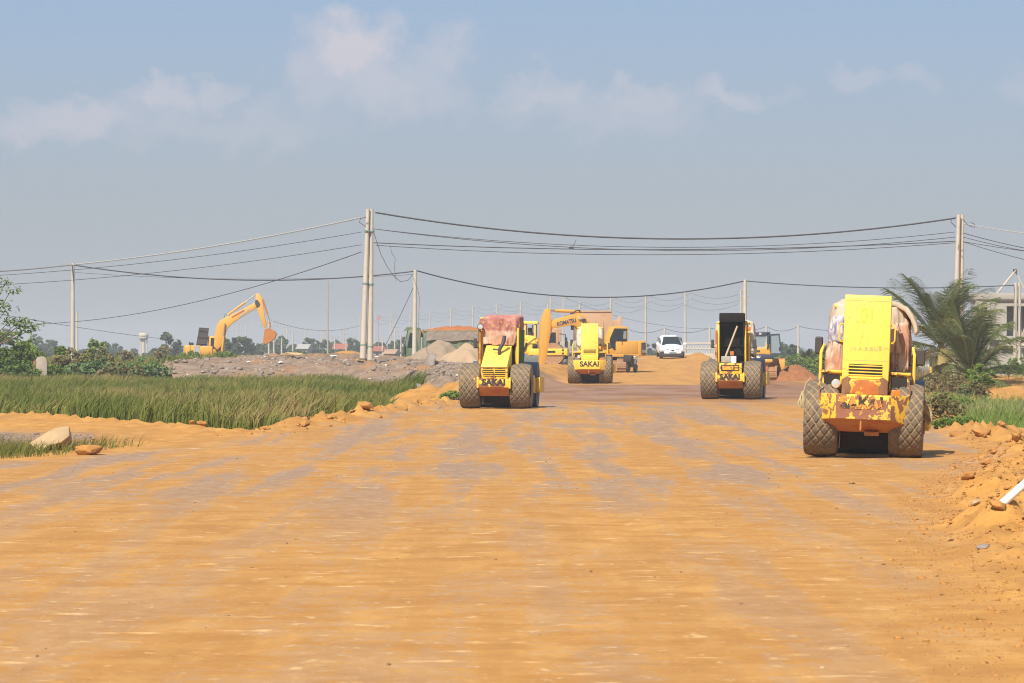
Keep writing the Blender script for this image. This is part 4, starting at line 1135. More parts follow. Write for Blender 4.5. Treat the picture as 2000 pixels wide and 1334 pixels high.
def excavator_mid():
    base = P(1186, 727, 250)
    t = thing('excavator', 'yellow excavator with dark glass cab behind the clean roller, boom reaching left', 'excavator', (base.x, base.y, hz(base.x, base.y) - .02), (0, 0, 0))
    # upper body turned left and a little towards the road
    up = t
    ang = R(180 + 20)
    rotm = Matrix.Rotation(ang, 4, 'Z')
    ch0 = set(bpy.data.objects)
    def q(zx, zy):
        return (-(zx - 1328) / 214.0 / math.cos(R(20)), (1120 - zy) / 214.0)
    tail = q(1785, 0)[0]
    cw, eng = upper_body(t, tail, 'orange_yellow')
    MB().prism([(tail + .1, 1.2), (tail + .1, 1.95), (tail + .42, 1.95), (tail + .42, 1.2)], 1.335, 1.345, 'y').build('grey_decal', M['mirror'], cw)
    text_mesh('side_number', '200', .24, M['letter_grey'], cw, (tail + .26, 1.348, 1.38), (R(90), 0, R(180)), xscale=.8)
    MB().box(-.85, .1, -.5, .5, 2.05, 2.35).cyl((-.75, .3, 2.0), (-.75, .3, 2.8), .05).build('exhaust_stack', M['dark'], t, bevel=.03)
    MB().tube([(-.72, .6, 2.3), (-.72, .6, 2.62), (-.68, .6, 2.75), (-.55, .6, 2.8)], .06).build('rusty_exhaust', M['rust'], t)
    # cab towards the viewer
    c0, c1 = q(1525, 0)[0], q(1350, 0)[0]
    cab = MB().prism([(c0, 1.1), (c0, 2.92), (c0 + .1, 3.0), (c1 + .15, 3.0), (c1 + .5, 2.25), (c1 + .55, 1.7), (c1 + .3, 1.1)], .32, 1.28, 'y').build('cab', M['orange_yellow'], t, bevel=.04)
    win = MB().prism([(c0 + .12, 1.95), (c0 + .1, 2.86), (c1 + .12, 2.88), (c1 + .44, 2.2), (c1 + .45, 1.75), (c1 + .1, 1.45), (c0 + .75, 1.45)], 1.284, 1.296, 'y').build('cab_window', M['glass'], cab)
    MB().box(c0 + .42, c0 + .47, 1.296, 1.304, 1.8, 2.86).build('window_pillar', M['dark'], win)
    MB().prism([(c0 + .16, 2.2), (c0 + .15, 2.7), (c0 + .35, 2.7), (c0 + .38, 2.2)], 1.297, 1.302, 'y').build('bright_pane', M['glass_pale'], win)
    MB().obox(((c1 + .40), .8, 2.15), (.03, .85, 1.0), (0, R(-24), 0)).build('front_window', M['glass'], cab)
    MB().box(c1 + .55, 1.2, .35, 1.25, 1.05, 1.5).build('front_deck', M['orange_yellow'], t, bevel=.03)
    boom = [q(*p) for p in [(1290, 880), (1235, 640), (1100, 450), (1010, 350), (945, 288), (870, 300), (720, 345), (575, 388), (552, 402), (545, 450), (552, 500), (600, 500), (820, 462), (880, 478), (930, 520), (1000, 620), (1130, 800), (1210, 900)]]
    arm = [q(*p) for p in [(470, 238), (495, 230), (528, 240), (545, 400), (545, 470), (520, 620), (490, 800), (455, 1000), (430, 1060), (395, 1050), (385, 1000), (395, 800), (385, 700), (400, 480), (420, 370)]]
    bucket = [q(*p) for p in [(390, 1050), (440, 1050), (490, 1090), (505, 1130), (480, 1170), (420, 1190), (350, 1170), (340, 1120)]]
    b, a_, k = boom_set(t, boom, arm, bucket, -.1, .5, .42, 'orange_yellow', 'rust', buck_w=1.1)
    cyl_rod(b, q(935, 272), q(530, 256), -.1, .11, .82)
    for y in (-.5, .3): cyl_rod(b, q(1260, 860), q(985, 420), y, .11, .55)
    cyl_rod(a_, q(560, 480), q(440, 860), -.1, .085, .5)
    hs = MB()
    for i, y in enumerate((-.25, -.12, .0, .12)):
        hs.tube([Vector((q(*p)[0], y, q(*p)[1])) for p in [(830, 300), (870 + 6 * i, 258), (915 + 5 * i, 250), (950, 290)]], .028, 6)
    hs.build('hydraulic_hoses', M['black'], b)
    ta = math.atan2(q(650, 440)[1] - q(830, 400)[1], q(650, 440)[0] - q(830, 400)[0])
    c_ = q(745, 420)
    text_mesh('lettering', 'KOMATSU', .36, M['letter_blue'], b, (c_[0], .158, c_[1]), (R(90), R(-12), R(180)), bold=.012, spacing=1.0, xscale=.80)
    MB().cyl((q(925, 360)[0], .15, q(925, 360)[1]), (q(925, 360)[0], .25, q(925, 360)[1]), .1).build('work_lamp', M['chrome'], b)
    MB().cyl((q(985, 395)[0], .15, q(985, 395)[1]), (q(985, 395)[0], .3, q(985, 395)[1]), .13).build('boom_pin', M['mirror'], b)
    MB().obox((q(840, 495)[0], 0, q(840, 495)[1]), (.12, .3, .3)).build('hanging_lamp', M['black'], b)
    # everything built so far turns with the upper body
    for o in list(t.children): o.matrix_basis = rotm @ o.matrix_basis
    # crawler tracks point at the camera
    for o_y in (-1.0, .95):
        tr = track_unit(t, o_y)
        tr.matrix_basis = Matrix.Rotation(R(86), 4, 'Z') @ tr.matrix_basis
    MB().box(-.9, .9, -1.2, 1.2, .5, .8).build('undercarriage', M['track'], t)
excavator_mid()

# roller seen side-on, between the left roller and the excavator
def roller_side():
    base = P(1024, 712.5, 257)
    t = thing('road_roller', 'yellow roller parked side-on behind the excavator arm, dark steel drum to the right', 'road roller', (base.x, base.y, hz(base.x, base.y) - .02), (0, 0, R(-4)), GR)
    for y in (-.72, .72):
        o = tyre(t, 0); o.location = (-.75, y, .70); o.rotation_euler = (0, 0, R(90))
    MB().prism([(-1.6, .75), (-1.65, 1.5), (-1.2, 1.75), (.80, 1.85), (.98, 1.0), (.85, .75)], -.7, .7, 'y').build('body', M['yellow'], t, bevel=.05)
    MB().prism([(-.85, 1.75), (-.85, 2.1), (.70, 1.95), (1.0, 1.7), (.9, 1.5)], -.72, .72, 'y').build('cab_base', M['yellow'], t, bevel=.03)
    for x in (-.6, .05, .72):
        for y in (-.68, .62): MB().box(x, x + .1, y, y + .06, 1.8, 2.78).build('cab_post', M['yellow'], t, bevel=.01)
    MB().prism([(-.8, 2.78), (-.75, 2.95), (.80, 2.93), (.95, 2.86), (.95, 2.74)], -.78, .78, 'y').build('cab_roof', M['yellow_clean'], t, bevel=.03)
    MB().box(.25, .5, -.3, .3, 1.9, 2.5).build('driver_seat', M['mirror'], t, bevel=.04)
    MB().box(.55, .60, -.63, .5, 1.85, 2.7).build('front_screen', M['glass'], t)
    MB().box(.3, .75, -.76, -.72, 1.45, 1.8).build('pale_panel', M['yellow_clean'], t)
    MB().cyl((.75, -.85, 1.15), (.75, -.7, 1.35), .16).build('air_filter', M['dark'], t, bevel=.02)
    MB().cyl((-.1, -.8, 1.1), (.1, -.7, 1.1), .14).build('oil_filter', M['dark'], t, bevel=.02)
    MB().tube([(-.1, -.8, .9), (.15, -.75, 1.2), (.2, -.74, 1.5)], .07).build('exhaust_pipe', M['dark'], t)
    fr = MB()
    for y in (-1.12, 1.02): fr.box(.35, 2.95, y, y + .1, .66, 1.1)
    fr.box(.35, .5, -1.02, 1.02, .6, 1.1).box(2.85, 2.95, -1.02, 1.02, .6, 1.1)
    fo = fr.build('drum_frame', M['yellow'], t, bevel=.02)
    MB().box(1.55, 2.15, -1.135, -1.125, .82, .96).build('frame_slot', M['dark'], fo)
    for x in (2.65,):
        for z in (.78, 1.0): MB().cyl((x, -1.14, z), (x, -1.11, z), .07, n=14).build('frame_bolt', M['dark'], fo)
    d = MB().lathe([(.45, -.98), (.62, -.94), (.66, -1.02), (.745, -1.03), (.745, 1.03), (.66, 1.02), (.62, .94), (.45, .98)], axis='y', n=56)
    d.build('drum', M['bluesteel'], t, loc=(1.95, 0, .74))
    MB().lathe([(.70, -1.035), (.75, -1.04), (.752, -.98), (.70, -.98)], axis='y', n=56).build('drum_rim', M['track'], t, loc=(1.95, 0, .74))
roller_side()

# ------------------------------------------------------------------ trucks
def wheel(parent, x, y, r=.52, w=.3, mat='black', rim='steel', axis='y'):
    o = MB().lathe([(r * .55, -w / 2), (r * .9, -w / 2), (r, -w * .35), (r, w * .35), (r * .9, w / 2), (r * .55, w / 2)], axis=axis, n=28).build('wheel', M[mat], parent, loc=(x, y, r))
    MB().lathe([(.06, -w * .52), (r * .35, -w * .5), (r * .55, -w * .4), (r * .56, w * .4), (r * .35, w * .5), (.06, w * .52)], axis=axis, n=20).build('rim', M[rim], o)
    return o
def truck_green():
    """dump truck, front towards the left"""
    base = P(866, 726, 262)
    z0 = hz(base.x, base.y)
    t = thing('dump_truck', 'green dump truck behind the sand piles, tarp hung along its bed', 'dump truck', (base.x, base.y, .38), (0, 0, R(3)))
    for x in (-2.05, 1.5, 2.7):
        for y in (-1.0, 1.0): wheel(t, x, y, .52, .42)
    MB().box(-2.6, 3.3, -.45, .45, .6, .9).build('frame', M['dark'], t)
    cab = MB().prism([(-2.62, .6), (-2.68, 1.6), (-2.45, 2.95), (-2.3, 3.05), (-1.55, 3.05), (-1.55, .6)], -1.15, 1.15, 'y').build('cab', M['green_paint'], t, bevel=.06)
    MB().prism([(-2.50, 1.75), (-2.32, 2.75), (-1.85, 2.75), (-1.85, 1.75)], -1.165, -1.155, 'y').build('door_window', M['glass'], cab)
    MB().obox((-2.60, 0, 2.2), (.03, 2.0, .9), (0, R(11), 0)).build('windscreen', M['glass'], cab)
    MB().prism([(-2.75, 2.85), (-2.45, 3.2), (-1.6, 3.1), (-1.6, 3.0), (-2.4, 3.02)], -1.16, 1.16, 'y').build('sun_visor', M['green_paint'], cab, bevel=.02)
    MB().box(-2.75, -2.66, -1.35, -1.2, 1.3, 2.0).build('mirror', M['black'], cab)
    MB().cyl((-2.7, -1.0, .75), (-2.62, -1.0, .75), .13).build('headlight', M['amber'], cab)
    bed = MB()
    bed.box(-1.4, 3.35, -1.22, -1.15, 1.1, 2.88).box(-1.4, 3.35, 1.15, 1.22, 1.1, 2.88).box(-1.4, -1.32, -1.15, 1.15, 1.1, 3.0).box(3.27, 3.35, -1.15, 1.15, 1.1, 2.88).box(-1.32, 3.27, -1.15, 1.15, 1.1, 1.2)
    for k in range(7): bed.box(-1.3 + k * .76, -1.2 + k * .76, -1.27, -1.22, 1.1, 2.2)
    bed.box(-1.4, 3.35, -1.28, -1.22, 2.84, 2.92)
    bo = bed.build('bed', M['green_paint'], t, bevel=.015)
    # tarp hung along the bed's side
    nx, nz = 90, 14
    xx, zz = np.meshgrid(np.linspace(-1.2, 3.35, nx), np.linspace(0, 1, nz))
    drop = .62 + .05 * np.sin(xx * 3.1)
    Zt = 2.86 - zz * drop
    Yt = -1.31 - .04 * zz - .05 * (fbm(xx * 3, zz * 2, 4, 3) - .5) * 2
    V = np.stack([xx, Yt, Zt], -1).reshape(-1, 3)
    i = np.arange(nx * nz).reshape(nz, nx)
    F = np.stack([i[:-1, :-1], i[1:, :-1], i[1:, 1:], i[:-1, 1:]], -1).reshape(-1, 4)
    np_mesh('side_tarp', V, F, M['tarp_brown'], t, None, smooth=True)
    return t
tg = truck_green()
def heap(name, label, cat, c, rx, ry, h, mat, seed, group=None, rot=0, pw=1.0, parent=None, n=64, rough=.12, twin=0):
    """a loose pile: slumped cone with a ragged foot"""
    u = np.linspace(-1.25, 1.25, n)
    U, V_ = np.meshgrid(u, u)
    wob = (fbm(U * 1.7 + seed, V_ * 1.7, seed, 3) - .5) * .55
    r = np.sqrt(U ** 2 + V_ ** 2) + wob
    Z = np.clip(1 - r, 0, 1) ** pw
    if twin: Z = np.maximum(Z, np.clip(.85 - np.sqrt((U - twin) ** 2 + V_ ** 2) - wob, 0, 1))
    Z = np.where(Z > .92, .92 + (Z - .92) * .3, Z)
    Z = Z + (fbm(U * 6 + seed, V_ * 6, seed + 3, 4) - .5) * rough * sst(0, .12, Z)
    Zs = h * Z - .12 * (Z <= .005)
    P_ = np.stack([U * rx, V_ * ry, Zs], -1).reshape(-1, 3)
    i = np.arange(n * n).reshape(n, n)
    F = np.stack([i[:-1, :-1], i[:-1, 1:], i[1:, 1:], i[1:, :-1]], -1).reshape(-1, 4)
    zf = Zs.reshape(-1)[F].max(1) > -.1
    F = F[zf]
    used, inv = np.unique(F, return_inverse=True)
    o = np_mesh(name, P_[used], inv.reshape(-1, 4), mat, parent, None, smooth=True)
    o.location = c; o.rotation_euler = (0, 0, rot)
    return tag(o, label, cat, group)
g_ = tg.location
heap('soil_load', 'heaped red soil load in the bed of the green dump truck', 'soil', (g_.x + .97, g_.y + .05, g_.z + 2.6), 2.45, 1.05, .66, M['soil_red'], 4, pw=.3, rough=.35, rot=R(3))
sp1 = P(858, 712, 246); sp2 = P(912, 712, 242)
heap('sand_pile', 'greyish sand pile behind the single pole, left of the paler pile', 'sand pile', (sp1.x, sp1.y, 1.0), 2.35, 2.4, 1.75, M['sand_grey'], 2, 'sand piles in front of the green dump truck', pw=.8, rough=.05)
heap('sand_pile', 'pale tan sand pile next to the left roller\'s cab', 'sand pile', (sp2.x, sp2.y, .9), 2.4, 2.3, 1.6, M['sand'], 6, 'sand piles in front of the green dump truck', pw=.85, rough=.04)

def truck_tan():
    base = P(1150, 719, 275)
    t = thing('dump_truck', 'dusty tan dump truck behind the excavator boom, empty bed raised', 'dump truck', (base.x, base.y, .75), (0, 0, R(5)))
    for x in (-1.9, 1.4, 2.5):
        for y in (-1.0, 1.0): wheel(t, x, y, .52, .42)
    MB().box(-2.6, 3.1, -.45, .45, .6, .9).build('frame', M['dark'], t)
    cab = MB().prism([(-3.3, .7), (-3.3, 2.1), (-3.1, 2.8), (-2.1, 2.8), (-2.1, .7)], -1.15, 1.15, 'y').build('cab', M['tan_paint'], t, bevel=.06)
    MB().prism([(-3.1, 1.75), (-2.98, 2.6), (-2.35, 2.6), (-2.35, 1.75)], -1.165, -1.155, 'y').build('door_window', M['glass'], cab)
    bed = MB()
    # bed tipped a little, higher end to the right with its end board
    bed.prism([(-1.0, 1.3), (-1.0, 4.02), (1.52, 4.02), (1.52, 3.35), (1.9, 3.35), (1.95, 3.62), (2.25, 3.62), (2.25, 1.3)], -1.22, -1.15, 'y')
    bed.prism([(-1.0, 1.3), (-1.0, 4.02), (1.52, 4.02), (1.52, 3.35), (2.25, 3.35), (2.25, 1.3)], 1.15, 1.22, 'y')
    bed.box(-1.0, -.93, -1.15, 1.15, 1.3, 4.0).box(2.18, 2.25, -1.15, 1.15, 1.3, 3.6).box(-.93, 2.18, -1.15, 1.15, 1.3, 1.4)
    for k in range(5): bed.box(-.95 + k * .6, -.87 + k * .6, -1.27, -1.22, 1.4, 3.3)
    bed.box(-1.0, 1.52, -1.28, -1.22, 3.92, 4.03)
    bed.build('bed', M['tan_paint'], t, bevel=.015)
truck_tan()
def truck_grey():
    base = P(1098, 716, 268)
    t = thing('dump_truck', 'grey ribbed dump truck with dusty brown cab behind the side-on roller\'s drum', 'dump truck', (base.x, base.y, .9), (0, 0, R(8)))
    for x in (-.9, 1.0, 1.6):
        for y in (-.95, .95): wheel(t, x, y, .40, .3, rim='white')
    MB().box(-1.2, 1.7, -.4, .4, .45, .7).build('frame', M['dark'], t)
    cab = MB().prism([(-1.5, .5), (-1.5, 1.6), (-1.3, 2.55), (-.4, 2.55), (-.4, .5)], -1.0, 1.0, 'y').build('cab', M['tan_paint'], t, bevel=.06)
    MB().prism([(-1.25, 1.5), (-1.15, 2.3), (-.6, 2.3), (-.6, 1.5)], -1.012, -1.004, 'y').build('door_window', M['glass'], cab)
    MB().tube([(-.35, -1.0, 2.2), (.05, -1.1, 2.15), (.1, -1.12, 1.4)], .035).box(.02, .18, -1.16, -1.08, 1.35, 1.95).build('mirror', M['black'], cab)
    bed = MB().prism([(-.3, 1.0), (-.3, 1.65), (1.75, 1.78), (1.75, 1.62), (1.55, 1.0)], -1.05, 1.05, 'y')
    for k in range(11): bed.box(-.25 + k * .17, -.20 + k * .17, -1.09, -1.05, 1.0, 1.66)
    bed.build('bed', M['grey_paint'], t, bevel=.02)
truck_grey()

# ------------------------------------------------------------------ bulldozer
def bulldozer():
    base = P(1475, 743.5, 205)
    t = thing('bulldozer', 'small yellow bulldozer with open cab door behind the raised black hood', 'bulldozer', (base.x, base.y, hz(base.x, base.y) - .02), (0, 0, R(-7)))
    # local: y forward (away), seen from behind
    for x in (-.95, .95):
        tr = track_unit(t, 0, L_=2.6, w=.46, h=.78)
        tr.matrix_basis = Matrix.Translation((x, .9, 0)) @ Matrix.Rotation(R(90), 4, 'Z')
    MB().box(-.70, .70, -.25, 2.0, .45, 1.0).build('chassis', M['rust'], t, bevel=.03)
    MB().box(-.85, .85, -.42, .0, .98, 1.18).build('rear_panel', M['orange_yellow'], t, bevel=.03)
    st = MB().box(-.95, .95, -.45, .0, 1.20, 1.44).build('dark_stripe_panel', M['navy'], t, bevel=.02)
    text_mesh('lettering', 'KOMATSU', .17, M['white'], st, (-.10, -.454, 1.30), bold=.006)
    MB().box(.40, .95, -.46, -.1, 1.03, 1.18).build('fuel_tank', M['orange_yellow'], t, bevel=.03)
    body = MB().prism([(-.90, 1.45), (-.86, 1.80), (.55, 1.80), (.60, 2.0), (.75, 2.0), (.78, 1.75), (.86, 1.45)], -.45, .9, 'y').build('cab_base', M['orange_yellow'], t, bevel=.03)
    MB().box(-.28, -.10, -.466, -.452, 1.56, 1.66).box(.1, .28, -.466, -.452, 1.56, 1.66).build('rear_marking', M['letter'], body)
    for x in (-.80, .66):
        for y in (-.40, .8): MB().obox((x + .04, y, 2.15), (.12, .1, .95)).build('cab_post', M['navy'], t, bevel=.012)
    MB().box(-.85, .76, -.45, .95, 2.42, 2.64).build('cab_roof', M['navy'], t, bevel=.03)
    MB().prism([(-.7, 1.85), (-.7, 2.40), (.62, 2.40), (.50, 1.85)], -.38, -.36, 'y').build('rear_window', M['glass_pale'], t)
    MB().box(-.12, .1, -.2, .2, 1.8, 2.35).build('driver_seat', M['rust'], t, bevel=.03)
    MB().box(-.72, -.42, -.475, -.452, 2.43, 2.62).build('orange_plate', M['amber'], t)
    MB().obox((.30, -.47, 2.53), (.13, .04, .12)).build('rear_lamp', M['chrome'], t, bevel=.01)
    MB().cyl((-.10, .1, 2.64), (-.06, .1, 2.78), .05).build('beacon', M['letter_red'], t)
    dr = bpy.data.objects.new('door_hinge', None); bpy.data.objects.remove(dr)
    d = MB()
    prof = [(0, 1.42), (0, 2.52), (.52, 2.55), (.66, 1.42)]
    inn = [(.07, 1.50), (.07, 2.45), (.46, 2.47), (.58, 1.50)]
    for i in range(4):
        j = (i + 1) % 4
        d.prism([prof[i], prof[j], inn[j], inn[i]], -.025, .025, 'y')
    do = d.build('open_door', M['navy'], t, loc=(.80, -.35, 0))
    MB().prism(inn, -.006, .006, 'y').build('door_glass', M['glass_pale'], do)
    MB().box(.48, .56, -.05, -.02, 1.66, 1.82).build('door_handle', M['black'], do)
    MB().prism([(1.75, .12), (1.72, .5), (1.80, 1.0), (1.95, 1.22), (2.02, 1.22), (1.9, 1.0), (1.83, .5), (1.88, .12)], -1.5, 1.5, 'x').build('blade', M['rust'], t, bevel=.012)
    for x in (-1.22, 1.22): MB().box(x - .06, x + .06, .9, 1.8, .35, .55).build('push_arm', M['rust'], t, bevel=.01)
    MB().box(1.19, 1.49, 1.70, 1.735, .55, 1.15).build('blade_brace', M['orange_yellow'], t, bevel=.01)
    MB().box(-.45, .45, .95, 2.1, .95, 1.5).build('engine_hood', M['orange_yellow'], t, bevel=.04)
    mirror_on_arm(t, (-.6, -.42, 1.8), (-.66, -.5, 2.0), (.2, .08, .42))
bulldozer()
b_ = P(1556, 757, 206)
heap('dirt_heap', 'dark brown dirt heap pushed up beside the bulldozer blade', 'dirt heap', (b_.x, b_.y, hz(b_.x, b_.y) - .08), 1.55, 2.4, 1.05, M['soil_brown'], 14, pw=.9, rough=.3)

# ------------------------------------------------------------------ white car
def suv():
    base = P(1309, 700, 289)
    t = thing('car', 'white car driving down the orange ramp', 'car', (base.x, base.y, hz(base.x, base.y) + .0), (R(0), 0, R(180 + 2.5)))
    # local: front towards +y here, so the root is turned to face the camera
    secs = [  # y, half width, z bottom, z shoulder, top half width, z top
        (-2.25, .74, .50, .92, .66, 1.00), (-2.15, .86, .36, 1.00, .70, 1.30), (-1.9, .90, .30, 1.05, .66, 1.58), (-1.3, .92, .28, 1.05, .60, 1.66),
        (-.4, .92, .28, 1.03, .58, 1.70), (.35, .92, .28, 1.02, .57, 1.65), (.75, .92, .28, 1.02, .66, 1.40), (1.22, .91, .28, .98, .74, 1.06), (1.7, .88, .30, .88, .68, .97), (2.05, .80, .36, .74, .56, .84), (2.22, .62, .44, .62, .45, .68)]
    V, F = [], []
    for y, w, zb, zs, tw, zt in secs:
        ring = [(-w * .9, zb), (-w, zb + .15), (-w, (zb + zs) / 2), (-w * .985, zs), (-(w + tw) / 2 if zt - zs > .2 else -tw * 1.05, (zs + zt) / 2), (-tw, zt - .04), (-tw * .8, zt), (0, zt + .02), (tw * .8, zt), (tw, zt - .04), ((w + tw) / 2 if zt - zs > .2 else tw * 1.05, (zs + zt) / 2), (w * .985, zs), (w, (zb + zs) / 2), (w, zb + .15), (w * .9, zb)]
        V.append([(x, y, z) for x, z in ring])
    n = len(V[0]); mb = MB(); fs = []
    for i in range(len(V) - 1):
        for k in range(n - 1): fs.append((i * n + k, i * n + k + 1, (i + 1) * n + k + 1, (i + 1) * n + k))
        fs.append((i * n + n - 1, i * n, (i + 1) * n, (i + 1) * n + n - 1))
    fs.append(tuple(range(n))); fs.append(tuple(reversed(range((len(V) - 1) * n, len(V) * n))))
    mb.add([p for r_ in V for p in r_], fs)
    body = mb.build('body', M['white'], t, ang=60)
    sub = body.modifiers.new('round', 'SUBSURF'); sub.levels = 2; sub.render_levels = 2
    ws = MB().add([(-.55, .46, 1.66), (.55, .46, 1.66), (.76, 1.28, 1.06), (-.76, 1.28, 1.06), (-.57, .40, 1.60), (.57, .40, 1.60), (.72, 1.10, 1.08), (-.72, 1.10, 1.08)], [(0, 1, 2, 3), (7, 6, 5, 4), (0, 4, 5, 1), (1, 5, 6, 2), (2, 6, 7, 3), (3, 7, 4, 0)])
    wo = ws.build('windscreen', M['glass'], t, smooth=False)
    for sx in (-1, 1):
        MB().prism([(-1.8, 1.10), (-1.6, 1.50), (.30, 1.55), (.95, 1.10)], sx * .80, sx * .835, 'x').build('side_window', M['glass'], t)
        m_ = MB().obox((sx * 1.02, .85, 1.14), (.22, .13, .15)).build('wing_mirror', M['white'], t, bevel=.04)
        hl = MB().prism([(sx * .86, .80), (sx * .60, .74), (sx * .62, .66), (sx * .84, .62)], 1.98, 2.12, 'y').build('headlight', M['chrome'], t, bevel=.02)
        MB().prism([(sx * .90, .64), (sx * .62, .66), (sx * .60, .50), (sx * .88, .46)], 2.0, 2.15, 'y').build('fog_lamp_surround', M['plastic'], t, bevel=.02)
    MB().box(-.80, .80, 1.95, 2.24, .24, .50).build('lower_bumper', M['plastic'], t, bevel=.06)
    MB().box(-.12, .12, 2.16, 2.22, .66, .80).build('grille_emblem', M['mirror'], t, bevel=.03)
    for sx in (-1, 1): MB().obox((sx * .38, 2.14, .80), (.42, .03, .03), (0, R(sx * -8), 0)).build('bonnet_gap', M['plastic'], t)
    MB().box(-.26, .26, 2.22, 2.26, .50, .62).build('number_plate', M['glass_pale'], t)
    for x in (-.80, .80):
        for y in (-1.4, 1.4): wheel(t, x, y, .35, .22, axis='x')
    MB().cyl((0, -1.2, 1.7), (0, -1.35, 1.82), .02).build('aerial', M['black'], t)
    # nose a little down on the slope
    t.rotation_euler = (R(-4.0), 0, t.rotation_euler[2])
suv()

def motorbike():
    base = P(1232, 726.5, 248.5)
    t = thing('motorbike', 'dark motorbike parked at the excavator\'s track', 'motorbike', (base.x, base.y - 1.2, hz(base.x, base.y - 1.2) - .01), (0, R(6), R(-24)))
    for y in (-.62, .62):
        o = MB().lathe([(.22, -.05), (.27, -.05), (.29, 0), (.27, .05), (.22, .05)], axis='x', n=24).build('wheel', M['black'], t, loc=(0, y, .29))
        MB().lathe([(.03, -.06), (.05, -.05), (.05, .05), (.03, .06)], axis='x', n=12).build('hub', M['steel'], o)
    MB().prism([(-.7, .72), (-.65, .85), (.0, .82), (.1, .62), (.35, .55), (.45, .9), (.55, .85), (.45, .4), (-.1, .35), (-.5, .45)], -.11, .11, 'x').build('body', M['plastic'], t, bevel=.03)
    MB().box(-.12, .12, -.70, .05, .80, .90).build('saddle', M['black'], t, bevel=.03)
    MB().tube([(-.34, .42, 1.08), (-.1, .48, 1.02), (.1, .48, 1.02), (.34, .42, 1.08)], .018).tube([(0, .48, 1.0), (0, .62, .29)], .03).build('handlebar', M['steel'], t)
    MB().obox((0, .58, .90), (.2, .14, .18)).build('headlamp', M['chrome'], t, bevel=.04)
    MB().box(-.28, .28, -.95, -.5, .7, 1.15).build('pannier', M['black'], t, bevel=.05)
motorbike()

# ------------------------------------------------------------------ poles and cables
def tw(p): return Vector(p)
def concrete_pole(name, label, px, ptop, d, pbase=None, r0=.17, r1=.10, group=None, arms=0, bands=(), lean=0.0, mat='concrete', n=12, arm_w=.75, arm_off=.25, sockets=False, cat='utility pole'):
    top = P(px, ptop, d)
    zb = hz(top.x, d) - .25 if pbase is None else P(px, pbase, d).z
    h = top.z - zb
    t = thing(name, label, cat, (top.x - lean * h, d, zb), (0, math.atan(lean), 0), group)
    MB().tube([(0, 0, 0), (0, 0, h * .5), (0, 0, h)], [r0, (r0 + r1) / 2, r1], n).build('shaft', M[mat], t)
    if sockets: MB().lathe([(r0 * 1.1, .2), (r0 * 1.35, .22), (r0 * 1.35, .45), (r0 * 1.05, .5)], axis='z', n=14).build('base_collar', M['mud_and_shade'], t)
    for bz in bands: MB().lathe([(r1 * .9, -.035), (r0 * 1.02, -.035), (r0 * 1.02, .035), (r1 * .9, .035)], (0, 0, h * bz), 'z', 14).build('metal_band', M['band'], t)
    for k in range(arms):
        z = h - .2 - k * (.85 if arms < 4 else .62)
        a = MB().box(-arm_w + arm_off, arm_w + arm_off, -.06, .06, z - .05, z + .05)
        for sx in (-.85, 0, .85): a.cyl((arm_off + sx * arm_w, 0, z + .05), (arm_off + sx * arm_w, 0, z + .27), .05, n=6)
        a.build('crossarm', M['concrete_d'], t)
    return t
GP = 'concrete utility poles beside the road'
BP = concrete_pole('utility_pole', 'left pole of the tall pair standing on the rubble bank', 718.6, 408, 225, None, .19, .11, GP, bands=(.14, .53, .86), lean=.034, sockets=True)
concrete_pole('utility_pole', 'right pole of the tall pair standing on the rubble bank', 725.6, 408, 225.2, None, .19, .11, GP, bands=(.14, .53, .86), lean=.010, sockets=True)
concrete_pole('utility_pole', 'single concrete pole in front of the green dump truck', 811, 527, 250, None, .16, .11, GP, lean=.01)
concrete_pole('utility_pole', 'single concrete pole rising from the bushes at far left', 142.5, 514, 250, None, .16, .10, GP, lean=.005)
concrete_pole('utility_pole', 'single concrete pole behind the raised black hood', 1455, 546, 262, None, .16, .11, GP)
concrete_pole('utility_pole', 'left pole of the tall pair behind the coconut palms', 1872.6, 419, 226, None, .18, .11, GP, lean=.030)
concrete_pole('utility_pole', 'right pole of the tall pair behind the coconut palms', 1879.4, 419, 226.3, None, .18, .11, GP, lean=.010)
concrete_pole('utility_pole', 'left pole of the short pair before the unfinished house', 1984, 552, 262, None, .14, .11, GP, lean=.012)
concrete_pole('utility_pole', 'right pole of the short pair before the unfinished house', 1991, 552, 262.3, None, .14, .11, GP, lean=-.004)
concrete_pole('steel_pole', 'thin grey steel mast between the orange dirt heap and the excavator bucket', 640, 547, 300, None, .075, .05, None, mat='concrete_d', n=8, cat='mast')
concrete_pole('utility_pole', 'thin pole right behind the far-left concrete pole, with a short bracket', 150.5, 609, 420, None, .14, .10, None, arms=1, arm_w=.35, arm_off=-.3)
